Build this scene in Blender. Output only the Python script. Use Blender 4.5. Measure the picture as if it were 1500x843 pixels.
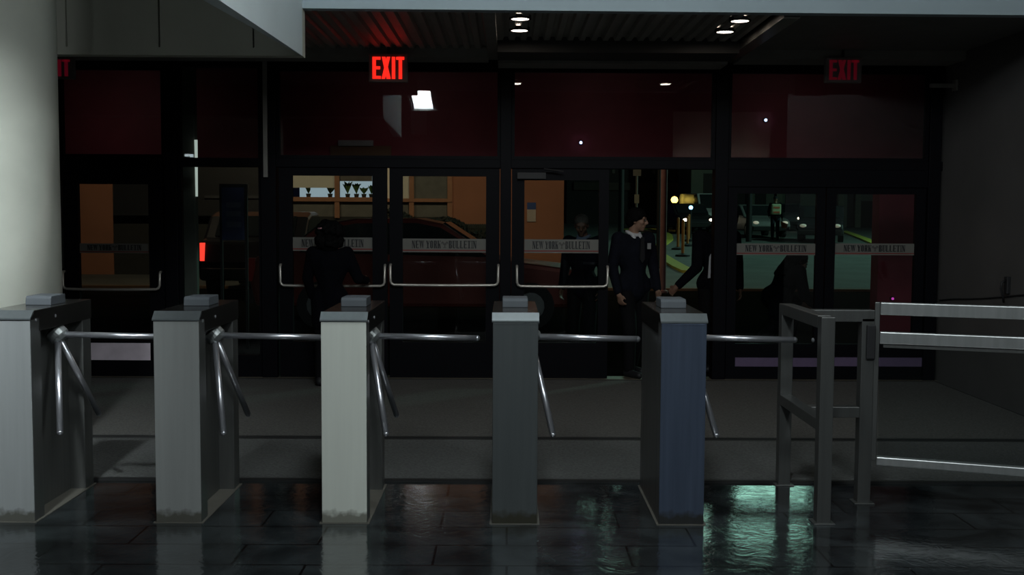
import bpy, math, random
from mathutils import Vector, Matrix
random.seed(7)
for o in list(bpy.data.objects): bpy.data.objects.remove(o, do_unlink=True)
scn = bpy.context.scene
col = scn.collection
PI = math.pi

# ------------------------------------------------------------------ camera, world, exposure
CAM_Z = 1.57; F_PX = 1600.0
PITCH = math.atan(106.5 / F_PX); YAW = 6 / F_PX; ROLL = math.radians(0.3)
fwd = Vector((math.sin(YAW) * math.cos(PITCH), math.cos(YAW) * math.cos(PITCH), -math.sin(PITCH)))
right0 = fwd.cross(Vector((0, 0, 1))).normalized()
up0 = right0.cross(fwd)
right = right0 * math.cos(ROLL) + up0 * math.sin(ROLL)
up = up0 * math.cos(ROLL) - right0 * math.sin(ROLL)
camd = bpy.data.cameras.new('camera'); cam = bpy.data.objects.new('camera', camd); col.objects.link(cam)
camd.sensor_width = 36; camd.lens = 36 * F_PX / 1500; camd.clip_end = 400; camd.clip_start = .05
m3 = Matrix((right, up, -fwd)).transposed()
cam.matrix_world = Matrix.Translation((0, 0, CAM_Z)) @ m3.to_4x4()
scn.camera = cam
scn.view_settings.view_transform = 'Standard'; scn.view_settings.look = 'None'
scn.view_settings.gamma = 1; scn.view_settings.use_curve_mapping = False
scn.view_settings.exposure = 0.0
w = bpy.data.worlds.new('night_sky'); scn.world = w; w.use_nodes = True
w.node_tree.nodes['Background'].inputs[0].default_value = (.25, .32, .75, 1)
w.node_tree.nodes['Background'].inputs[1].default_value = .006

def ray(px, py):
    return (fwd * F_PX + right * (px - 750) + up * (421.5 - py)).normalized()
def W(px, py, y):                      # the measured point of the photograph at a given distance y
    d = ray(px, py); t = y / d.y
    return Vector((d.x * t, y, CAM_Z + d.z * t))
SLOPE = .0167
def ground_z(y): return 0 if y < 11 else (y - 11) * SLOPE
def G(px, py):                         # a point on the street
    d = ray(px, py)
    t = (CAM_Z + 11 * SLOPE) / (SLOPE * d.y - d.z)
    return Vector((d.x * t, d.y * t, ground_z(d.y * t)))

def area_light(name, loc, target, sx, sy, power, color, shape='RECTANGLE', spread=180, parent=None):
    l = bpy.data.lights.new(name, 'AREA'); l.shape = shape; l.size = sx; l.size_y = sy
    l.energy = power; l.color = color; l.spread = math.radians(spread)
    o = bpy.data.objects.new(name, l); col.objects.link(o); o.location = loc
    d = Vector(target) - Vector(loc)
    o.rotation_euler = d.to_track_quat('-Z', 'Y').to_euler()
    if parent: o.parent = parent; o.matrix_parent_inverse = parent.matrix_world.inverted()
    return o
FLUO = (.90, .985, 1.0)
LOBBY = [  # x, y, z, power : fluorescent troffers of the lobby ceiling around the camera
    (0.06, 1.6, 4.2, 105), (2.4, 1.6, 4.2, 74), (0.06, 4.4, 4.2, 62), (-1.93, -3.7, 4.1, 40)]
STREET = [  # x, y, z, power : floodlights over the street
    (9.6, 43, 9.6, 170), (-3.8, 43, 9.2, 45), (4.6, 44, 9.2, 65), (27, 36, 13, 3300)]

# ------------------------------------------------------------------ materials
MATS = {}
def mat(name, c, rough=.5, metal=0.0, var=.12, scale=6.0, bump=0.0, emit=0.0, ecol=None, spec=.5, stretch=None):
    if name in MATS: return MATS[name]
    m = bpy.data.materials.new(name); m.use_nodes = True; nt = m.node_tree; b = nt.nodes['Principled BSDF']
    b.inputs['Roughness'].default_value = rough; b.inputs['Metallic'].default_value = metal
    b.inputs['Specular IOR Level'].default_value = spec
    tc = nt.nodes.new('ShaderNodeTexCoord'); mp = nt.nodes.new('ShaderNodeMapping')
    nt.links.new(tc.outputs['Object'], mp.inputs[0])
    if stretch: mp.inputs['Scale'].default_value = stretch
    n = nt.nodes.new('ShaderNodeTexNoise'); n.inputs['Scale'].default_value = scale; n.inputs['Detail'].default_value = 5
    nt.links.new(mp.outputs[0], n.inputs[0])
    r = nt.nodes.new('ShaderNodeValToRGB'); nt.links.new(n.outputs[0], r.inputs[0])
    r.color_ramp.elements[0].position = .3; r.color_ramp.elements[1].position = .7
    r.color_ramp.elements[0].color = [x * (1 - var) for x in c] + [1]
    r.color_ramp.elements[1].color = [min(1, x * (1 + var)) for x in c] + [1]
    nt.links.new(r.outputs[0], b.inputs['Base Color'])
    if bump:
        bm = nt.nodes.new('ShaderNodeBump'); bm.inputs['Strength'].default_value = bump; bm.inputs['Distance'].default_value = .02
        nt.links.new(n.outputs[0], bm.inputs['Height']); nt.links.new(bm.outputs[0], b.inputs['Normal'])
    if emit:
        b.inputs['Emission Color'].default_value = (*(ecol or c), 1); b.inputs['Emission Strength'].default_value = emit
    MATS[name] = m
    return m

def glass_mat(name, tint=(.86, .9, .9), base=.045):
    m = bpy.data.materials.new(name); m.use_nodes = True; nt = m.node_tree; nt.nodes.clear()
    out = nt.nodes.new('ShaderNodeOutputMaterial'); mix = nt.nodes.new('ShaderNodeMixShader')
    tr = nt.nodes.new('ShaderNodeBsdfTransparent'); gl = nt.nodes.new('ShaderNodeBsdfGlossy')
    tr.inputs[0].default_value = (*tint, 1); gl.inputs['Roughness'].default_value = .01
    lw = nt.nodes.new('ShaderNodeLayerWeight'); lw.inputs[0].default_value = .5
    pw = nt.nodes.new('ShaderNodeMath'); pw.operation = 'POWER'; pw.inputs[1].default_value = 5
    ma = nt.nodes.new('ShaderNodeMath'); ma.operation = 'MULTIPLY_ADD'; ma.inputs[1].default_value = 1 - base; ma.inputs[2].default_value = base
    nt.links.new(lw.outputs['Facing'], pw.inputs[0]); nt.links.new(pw.outputs[0], ma.inputs[0])
    nt.links.new(ma.outputs[0], mix.inputs[0]); nt.links.new(tr.outputs[0], mix.inputs[1]); nt.links.new(gl.outputs[0], mix.inputs[2])
    nt.links.new(mix.outputs[0], out.inputs[0])
    MATS[name] = m
    return m

M_GLASS = glass_mat('door_glass')
M_GATEGLASS = glass_mat('gate_glass', (.9, .93, .93), .05)
M_FRAME = mat('black_frame_metal', (.0025, .0025, .0045), .55, .0, spec=.10)
M_HEAD = mat('black_header_metal', (.0025, .0025, .0045), .55, .0, spec=.10)
def steel(name, c, rough=.38, metal=.75, var=.10): return mat(name, c, rough, metal, var, 5, stretch=(6, 6, .35))
M_STEEL = steel('brushed_steel', (.30, .32, .32), .42, .7)
M_STEEL_DARK = steel('dull_steel', (.15, .155, .15), .4, .7)
M_CAPDARK = mat('black_cap_steel', (.075, .072, .068), .22, .8, .15)
M_CHAMFER = steel('polished_cap_steel', (.42, .47, .49), .3, .85, .05)
M_CHROME = mat('polished_steel_bar', (.62, .63, .68), .30, .85, .04)
M_READER = mat('grey_reader_plastic', (.085, .096, .108), .6, spec=.3)
M_RUBBER = mat('black_rubber', (.012, .012, .012), .7)
M_WHITEPAINT = mat('pale_plaster', (.74, .76, .67), .8, 0, .06, 3, .05)
M_DARKPANEL = mat('bulkhead_panel_paint', (.62, .62, .54), .8, 0, .05, 2)
M_BEAM = mat('pale_beam_paint', (.74, .82, .84), .7, 0, .05, 1.5)
M_FASCIA = mat('blue_grey_paint', (.38, .46, .50), .7, 0, .05, 1.5)
M_CEIL = mat('ribbed_ceiling_metal', (.34, .33, .30), .45, .2, .1)
M_CEILFLAT = mat('flat_ceiling_paint', (.17, .165, .155), .6, 0, .1)
M_TRIM = mat('taupe_trim_paint', (.24, .23, .21), .6, 0, .1)
M_WALLR = mat('charcoal_wall_paint', (.085, .082, .08), .7, 0, .12, 2)
M_LOBBY = mat('lobby_wall_paint', (.05, .05, .05), .8, 0, .1)
M_RED = mat('dark_red_paint', (.38, .055, .08), .55, 0, .12, 3)
M_BULBW = mat('downlight_lens', (1, .9, .8), .5, 0, .01, emit=7, ecol=(1, .86, .74))
M_BLACK = mat('matte_black', (.012, .012, .014), .6)

# ------------------------------------------------------------------ mesh builder
class MB:
    def __init__(s): s.v = []; s.f = []
    def add(s, vs, fs):
        n = len(s.v); s.v += [tuple(p) for p in vs]; s.f += [tuple(i + n for i in f) for f in fs]; return s
    def box(s, a, b):
        x0, x1 = sorted((a[0], b[0])); y0, y1 = sorted((a[1], b[1])); z0, z1 = sorted((a[2], b[2]))
        return s.add([(x0,y0,z0),(x1,y0,z0),(x1,y1,z0),(x0,y1,z0),(x0,y0,z1),(x1,y0,z1),(x1,y1,z1),(x0,y1,z1)],
                     [(0,3,2,1),(4,5,6,7),(0,1,5,4),(1,2,6,5),(2,3,7,6),(3,0,4,7)])
    def frustum(s, p0, p1, r0, r1, n=16, caps=True):
        p0 = Vector(p0); p1 = Vector(p1); d = (p1 - p0)
        if d.length < 1e-6: return s
        d.normalize(); a = d.orthogonal().normalized(); b = d.cross(a)
        vs = [p0 + (a * math.cos(2*PI*i/n) + b * math.sin(2*PI*i/n)) * r0 for i in range(n)]
        vs += [p1 + (a * math.cos(2*PI*i/n) + b * math.sin(2*PI*i/n)) * r1 for i in range(n)]
        fs = [(i, (i+1) % n, n + (i+1) % n, n + i) for i in range(n)]
        if caps: fs += [tuple(range(n-1, -1, -1)), tuple(range(n, 2*n))]
        return s.add(vs, fs)
    def ball(s, c, r, n=14, k=9, rot=None):
        c = Vector(c); r = (r, r, r) if isinstance(r, (int, float)) else r
        vs = [Vector((0, 0, r[2]))]
        for j in range(1, k):
            t = PI * j / k
            for i in range(n):
                p = 2*PI*i/n; vs.append(Vector((r[0]*math.sin(t)*math.cos(p), r[1]*math.sin(t)*math.sin(p), r[2]*math.cos(t))))
        vs.append(Vector((0, 0, -r[2])))
        if rot is not None: vs = [rot @ q for q in vs]
        fs = [(0, 1+i, 1+(i+1) % n) for i in range(n)]
        for j in range(k-2):
            for i in range(n):
                a = 1+j*n+i; b = 1+j*n+(i+1) % n; fs.append((a, a+n, b+n, b))
        L = len(vs)-1; o = 1+(k-2)*n
        fs += [(o+i, L, o+(i+1) % n) for i in range(n)]
        return s.add([c+q for q in vs], fs)
    def capsule(s, p0, p1, r0, r1, n=12):
        s.frustum(p0, p1, r0, r1, n); s.ball(p0, r0, n, 8); s.ball(p1, r1, n, 8); return s
    def tube(s, pts, r, n=12):
        pts = [Vector(p) for p in pts]; N = len(pts); rings = []; a = None
        for i, p in enumerate(pts):
            d = (pts[min(i+1, N-1)] - pts[max(i-1, 0)]).normalized()
            if a is None: a = d.orthogonal().normalized()
            a = (a - d * a.dot(d)).normalized(); b = d.cross(a)
            rings.append([p + (a*math.cos(2*PI*k/n) + b*math.sin(2*PI*k/n))*r for k in range(n)])
        vs = [q for g in rings for q in g]; fs = []
        for i in range(N-1):
            for k in range(n): fs.append((i*n+k, i*n+(k+1) % n, (i+1)*n+(k+1) % n, (i+1)*n+k))
        fs += [tuple(range(n-1, -1, -1)), tuple((N-1)*n+k for k in range(n))]
        return s.add(vs, fs)
    def prism(s, poly, axis, a, b):        # polygon in the two other axes, extruded along axis from a to b
        def P(p, t): return {'x': (t, p[0], p[1]), 'y': (p[0], t, p[1]), 'z': (p[0], p[1], t)}[axis]
        n = len(poly)
        vs = [P(p, a) for p in poly] + [P(p, b) for p in poly]
        fs = [(i, (i+1) % n, n+(i+1) % n, n+i) for i in range(n)] + [tuple(range(n-1, -1, -1)), tuple(range(n, 2*n))]
        return s.add(vs, fs)
    def lathe(s, c, prof, n=20, caps=True):
        c = Vector(c); vs = []; fs = []
        for r, z in prof: vs += [c + Vector((r*math.cos(2*PI*i/n), r*math.sin(2*PI*i/n), z)) for i in range(n)]
        for j in range(len(prof)-1):
            for i in range(n): fs.append((j*n+i, j*n+(i+1) % n, (j+1)*n+(i+1) % n, (j+1)*n+i))
        if caps: fs += [tuple(range(n-1, -1, -1)), tuple((len(prof)-1)*n+i for i in range(n))]
        return s.add(vs, fs)
    def build(s, name, m, parent=None, loc=None, bevel=0, smooth=False, label=None):
        me = bpy.data.meshes.new(name); me.from_pydata(s.v, [], s.f); me.update()
        import bmesh
        bm = bmesh.new(); bm.from_mesh(me); bmesh.ops.recalc_face_normals(bm, faces=bm.faces); bm.to_mesh(me); bm.free()
        o = bpy.data.objects.new(name, me); col.objects.link(o); me.materials.append(m)
        if parent: o.parent = parent
        if loc is not None: o.location = loc
        if bevel:
            b = o.modifiers.new('bevel', 'BEVEL'); b.width = bevel; b.segments = 2; b.limit_method = 'ANGLE'
        if smooth:
            for p in me.polygons: p.use_smooth = True
        if label: o['label'] = label
        return o
def tag(o, label, cat, group=None, kind=None):
    o['label'] = label; o['category'] = cat
    if group: o['group'] = group
    if kind: o['kind'] = kind
    return o
def thing(name, loc, label, cat, group=None, rz=0, kind=None):
    o = bpy.data.objects.new(name, None); col.objects.link(o); o.location = loc; o.rotation_euler = (0, 0, rz)
    o.empty_display_size = .1
    return tag(o, label, cat, group, kind)
def struct(name, mb, m, label, cat, **k):
    return tag(mb.build(name, m, **k), label, cat, kind='structure')

D = 10.4                                # the glazed entrance front
TOP = W(744, 95, D).z                   # its head
CEIL_Z = 3.06
FASC_Y = 7.84

# ------------------------------------------------------------------ floor, walls, ceilings
def floor_material():
    m = bpy.data.materials.new('dark_slate_floor'); m.use_nodes = True; nt = m.node_tree; b = nt.nodes['Principled BSDF']
    tc = nt.nodes.new('ShaderNodeTexCoord')
    br = nt.nodes.new('ShaderNodeTexBrick'); br.inputs['Scale'].default_value = 1.0
    br.inputs['Brick Width'].default_value = .9; br.inputs['Row Height'].default_value = .3; br.inputs['Mortar Size'].default_value = .006
    br.offset = .37
    wn = nt.nodes.new('ShaderNodeTexNoise'); wn.inputs['Scale'].default_value = 2.2; wn.inputs['Detail'].default_value = 8
    wn.inputs['Distortion'].default_value = 1.2
    n2 = nt.nodes.new('ShaderNodeTexNoise'); n2.inputs['Scale'].default_value = 14; n2.inputs['Detail'].default_value = 6
    for n in (br, wn, n2): nt.links.new(tc.outputs['Object'], n.inputs[0])
    r = nt.nodes.new('ShaderNodeValToRGB'); nt.links.new(wn.outputs[0], r.inputs[0])
    r.color_ramp.elements[0].position = .35; r.color_ramp.elements[1].position = .68
    r.color_ramp.elements[0].color = (.010, .012, .013, 1); r.color_ramp.elements[1].color = (.036, .044, .047, 1)
    mx = nt.nodes.new('ShaderNodeMix'); mx.data_type = 'RGBA'
    nt.links.new(br.outputs['Fac'], mx.inputs[0]); nt.links.new(r.outputs[0], mx.inputs[6]); mx.inputs[7].default_value = (.006, .006, .006, 1)
    nt.links.new(mx.outputs[2], b.inputs['Base Color'])
    rr = nt.nodes.new('ShaderNodeMapRange'); rr.inputs[3].default_value = .04; rr.inputs[4].default_value = .19
    nt.links.new(n2.outputs[0], rr.inputs[0]); nt.links.new(rr.outputs[0], b.inputs['Roughness'])
    n3 = nt.nodes.new('ShaderNodeTexNoise'); n3.inputs['Scale'].default_value = 9; n3.inputs['Detail'].default_value = 4; n3.inputs['Distortion'].default_value = 2.5
    nt.links.new(tc.outputs['Object'], n3.inputs[0])
    h0 = nt.nodes.new('ShaderNodeMath'); h0.operation = 'ADD'; nt.links.new(wn.outputs[0], h0.inputs[0]); nt.links.new(n3.outputs[0], h0.inputs[1])
    h = nt.nodes.new('ShaderNodeMath'); h.operation = 'MULTIPLY_ADD'; h.inputs[1].default_value = -1.0
    nt.links.new(br.outputs['Fac'], h.inputs[0]); nt.links.new(h0.outputs[0], h.inputs[2])
    bm = nt.nodes.new('ShaderNodeBump'); bm.inputs['Strength'].default_value = .11; bm.inputs['Distance'].default_value = .010
    nt.links.new(h.outputs[0], bm.inputs['Height']); nt.links.new(bm.outputs[0], b.inputs['Normal'])
    b.inputs['Specular IOR Level'].default_value = .95
    return m
RW = 4.1                                # right wall
LX0, LX1, BY = -9.5, 8.0, -8.0
struct('floor', MB().box((LX0, BY, -.12), (LX1, D + .12, 0)), floor_material(), 'dark glossy slate tile floor of the lobby', 'floor')
fb = MB().box((RW, 4.6, 0), (RW + .25, D + .15, 4.4))
struct('wall_right', fb, M_WALLR, 'dark charcoal side wall right of the entrance doors', 'wall')
struct('wall_right_return', MB().box((RW + .25, 4.6, 0), (LX1, 4.85, 4.4)), M_LOBBY, 'wall return beside the lobby', 'wall')
struct('wall_left', MB().box((LX0 - .2, BY, 0), (LX0, D + .15, 4.4)), M_LOBBY, 'far left lobby wall', 'wall')
struct('wall_side', MB().box((LX1, BY, 0), (LX1 + .2, 4.85, 4.4)), M_LOBBY, 'far right lobby wall', 'wall')
struct('wall_back', MB().box((LX0, BY - .2, 0), (LX1, BY, 4.4)), M_LOBBY, 'rear lobby wall facing the doors', 'wall')
struct('wall_front_left', MB().box((LX0, D - .05, 0), (W(88, 300, D).x, D + .15, 3.3)), M_LOBBY, 'wall left of the first entrance door', 'wall')
struct('ceiling', MB().box((LX0, BY, 4.3), (LX1, FASC_Y + .1, 4.42)), M_LOBBY, 'high lobby ceiling above the turnstiles', 'ceiling')

# ribbed metal ceiling between the fascia and the doors: ribs run towards the doors
CXL = W(443, 60, FASC_Y).x
def ribbed(x0, x1, y0, y1, z, pitch=.1, h=.03):
    mb = MB(); prof = []; x = x0
    while x < x1 - 1e-6:
        for fx, fz in ((0, 0), (.45, 0), (.58, 1), (.87, 1)): prof.append((min(x + fx*pitch, x1), z + fz*h))
        x += pitch
    prof += [(x1, z), (x1, z + .06), (x0, z + .06)]
    return mb.prism(prof, 'y', y0, y1)
BX0, BX1 = -.19, -.10
struct('ceiling_ribbed', ribbed(-5.2, BX0, FASC_Y + .1, 9.95, CEIL_Z), M_CEIL, 'dark ribbed metal ceiling left of the narrow ceiling beam', 'ceiling')
struct('ceiling_ribbed', ribbed(BX1, 1.97, FASC_Y + .1, 9.45, CEIL_Z), M_CEIL, 'dark ribbed metal ceiling with the four downlights', 'ceiling')
struct('ceiling_flat', MB().box((2.09, FASC_Y + .1, CEIL_Z), (RW, D, CEIL_Z + .06)), M_CEILFLAT, 'smooth dark ceiling right of the wide ceiling beam', 'ceiling')
struct('ceiling_slab', MB().box((-9.5, FASC_Y + .1, CEIL_Z + .14), (RW + .2, D + .2, CEIL_Z + .3)), M_CEILFLAT, 'slab above the ribbed ceiling', 'ceiling')
struct('trim_1', MB().box((BX0, FASC_Y + .1, CEIL_Z - .05), (BX1, D - .1, CEIL_Z + .06)), M_TRIM, 'narrow ceiling beam running to the doors beside the downlights', 'beam', bevel=.004)
struct('trim_2', MB().box((1.97, FASC_Y + .1, CEIL_Z - .07), (2.09, D - .1, CEIL_Z + .06)), mat('glossy_beam_paint', (.16, .155, .14), .25, .3), 'glossy ceiling beam running to the doors right of the downlights', 'beam', bevel=.004)
struct('trim_3', MB().box((BX1, 9.45, CEIL_Z - .10), (1.97, 9.95, CEIL_Z + .06)), mat('dark_step_paint', (.045, .044, .042), .6), 'dark ceiling step behind the downlights', 'trim')
struct('trim_4', MB().box((-5.2, 9.95, CEIL_Z - .075), (BX0, D - .1, CEIL_Z + .06)).box((BX1, 9.95, CEIL_Z - .125), (1.97, D - .1, CEIL_Z)).box((2.09, 9.9, CEIL_Z - .08), (RW, D - .1, CEIL_Z)), M_TRIM, 'taupe ceiling edge trim above the entrance front', 'trim')

# fascia over the turnstiles, dropped bulkhead on the left, round column
fz0, fz1 = W(443, 12, FASC_Y).z, W(1500, 22, FASC_Y).z
struct('trim_5', MB().prism([(CXL, fz0), (RW, fz0 - .02), (RW, 4.35), (CXL, 4.35)], 'y', FASC_Y, FASC_Y + .1), M_FASCIA, 'pale blue grey fascia across the top of the view', 'fascia')
BZ = W(443, 82, FASC_Y).z
by0 = 4.9
bm_ = MB(); L = FASC_Y - by0
vs = [(CXL, FASC_Y), (CXL - .029*L, by0), (CXL - .0706*L, by0), (CXL - .004, FASC_Y)]
bm_.prism(vs, 'z', BZ, 4.3)
struct('trim_6', bm_, M_BEAM, 'pale blue grey beam running back from the upper left to the fascia corner', 'beam')
pb = MB(); xs = [W(p, 40, FASC_Y).x for p in (97, 233, 371)]
edges = [-5.2] + xs + [CXL]
for a, b in zip(edges[:-1], edges[1:]): pb.box((a + .006, FASC_Y, BZ + .05), (b - .006 if b != CXL else b, FASC_Y + .1, 4.3))
pb.box((-5.2, FASC_Y - .004, BZ), (CXL, FASC_Y + .1, BZ + .055))
struct('wall_bulkhead_back', MB().box((-5.2, FASC_Y + .1, BZ + .02), (CXL, FASC_Y + .13, 4.3)), M_BLACK, 'dark backing seen in the bulkhead joints', 'bulkhead')
struct('wall_bulkhead', pb, M_DARKPANEL, 'dark panelled bulkhead with vertical joints at the upper left', 'bulkhead')
struct('pillar', MB().lathe((-3.41, 6.9, 0), [(.55, 0), (.55, 4.3)], 64), M_WHITEPAINT, 'round pale plaster column at the left edge', 'pillar', smooth=False)
for p in bpy.data.objects['pillar'].data.polygons: p.use_smooth = len(p.vertices) == 4

# lobby ceiling fixtures (behind and above the camera)
for i, (x, y, z, pw) in enumerate(LOBBY):
    t = thing('ceiling_light', (x, y, z), ['fluorescent ceiling light above the walkway', 'fluorescent ceiling light to the right of the walkway', 'fluorescent ceiling light nearest the turnstiles',
              'fluorescent ceiling light reflected in the glass above the second door'][i], 'light', 'lobby ceiling lights')
    MB().box((-.32, -.64, .0), (.32, -.6, .1)).box((-.32, .6, 0), (.32, .64, .1)).box((-.32, -.6, 0), (-.28, .6, .1)).box((.28, -.6, 0), (.32, .6, .1)).box((-.32, -.64, .08), (.32, .64, .1)).build('housing', mat('white_enamel', (.7, .7, .7), .4), t)
    l = area_light('lamp', (x, y, z + .03), (x, y, 0), .5 if i < 3 else .42, 1.15, pw, FLUO)
    l.parent = t; l.location = (0, 0, .03)
    t.rotation_euler = (math.radians(38 if i < 3 else 16), 0, 0)

t = thing('added_spotlight', (-2.15, 2.9, 4.1), 'unseen ceiling spotlight added to brighten the pale column', 'spotlight')  # unseen spotlight added to brighten the lower column
MB().frustum((0, 0, .20), (0, 0, .0), .012, .012, 8).build('stem', M_BLACK, t)
dv = (Vector((-3.7, 6.4, .35)) - Vector((-2.15, 2.9, 4.1))).normalized()
MB().frustum(-dv*.12, dv*.10, .09, .15, 20, caps=False).build('lamp_can', M_BLACK, t)
l = area_light('lamp', (0, 0, 0), (0, 0, -1), .26, .26, 21, FLUO, 'DISK', spread=50); l.parent = t; l.location = dv*.08; l.rotation_euler = dv.to_track_quat('-Z', 'Y').to_euler()

# ------------------------------------------------------------------ entrance front: frame, transom windows
def hx(px, py=250): return W(px, py, D).x
def hz(py, px=744): return W(px, py, D).z
fr = MB()
zt = hz(101); zb = hz(234); za = hz(247)
FX0, FX1 = hx(88), RW
fr.box((FX0, D - .05, zt), (FX1, D + .08, CEIL_Z + .1))                   # head
fr.box((FX0, D - .05, za), (FX1, D + .08, zb))                            # transom bar
struct('trim_7', fr, M_HEAD, 'black metal head and transom bar of the entrance front', 'door frame', bevel=.004)
def mull(n, p0, p1, z0, z1, label):
    struct(n, MB().box((hx(p0), D - .07, z0), (hx(p1), D + .09, z1)), M_FRAME, label, 'mullion', bevel=.004)
mull('trim_8', 243, 262, 0, CEIL_Z, 'black mullion left of the tall side window')
mull('trim_9', 384, 406, 0, CEIL_Z, 'black mullion right of the tall side window')
mull('trim_10', 733, 749, 0, CEIL_Z, 'black mullion between the third and fourth doors')
mull('trim_11', 1046, 1065, 0, CEIL_Z, 'black mullion right of the open doorway')
mull('trim_12', 1357, 1374, 0, CEIL_Z, 'black mullion against the right wall')
struct('trim_13', MB().box((hx(388, 160), D - .09, hz(262)), (hx(394, 160), D - .07, hz(90))), M_TRIM, 'narrow taupe strip on the mullion above the side window', 'trim')
struct('trim_14', MB().box((hx(88), D - .05, hz(268)), (hx(243), D + .08, za)).box((hx(1065), D - .05, hz(272)), (hx(1357), D + .08, za)), M_HEAD, 'black lower door heads at both ends of the entrance front', 'door frame')
for i, (a, b, nm) in enumerate(((90, 243, 'above the first door'), (406, 733, 'above the second and third doors'), (749, 1046, 'above the fourth door and the open doorway'), (1065, 1357, 'above the last two doors'))):
    t = thing('window_%d' % (i + 1), ((hx(a) + hx(b)) / 2, D, zb), 'dark transom window ' + nm, 'window', kind='structure')
    hw = (hx(b) - hx(a)) / 2; h = zt - zb
    MB().box((-hw, -.03, 0), (hw, .03, .03)).box((-hw, -.03, h - .03), (hw, .03, h)).box((-hw, -.03, .03), (-hw + .03, .03, h - .03)).box((hw - .03, -.03, .03), (hw, .03, h - .03)).build('window_frame', M_FRAME, t)
    MB().box((-hw + .02, -.005, .02), (hw - .02, .005, h - .02)).build('pane', M_GLASS, t)
t = thing('window_5', ((hx(262) + hx(384)) / 2, D, 0), 'tall dark side window between the first and second doors', 'window', kind='structure')
hw = (hx(384) - hx(262)) / 2
MB().box((-hw, -.03, 0), (hw, .03, .22)).box((-hw, -.03, TOP - .04), (hw, .03, TOP)).box((-hw, -.03, .22), (-hw + .03, .03, TOP - .04)).box((hw - .03, -.03, .22), (hw, .03, TOP - .04)).build('window_frame', M_FRAME, t)
MB().box((-hw + .02, -.005, .2), (hw - .02, .005, TOP - .02)).build('pane', M_GLASS, t)

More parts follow.
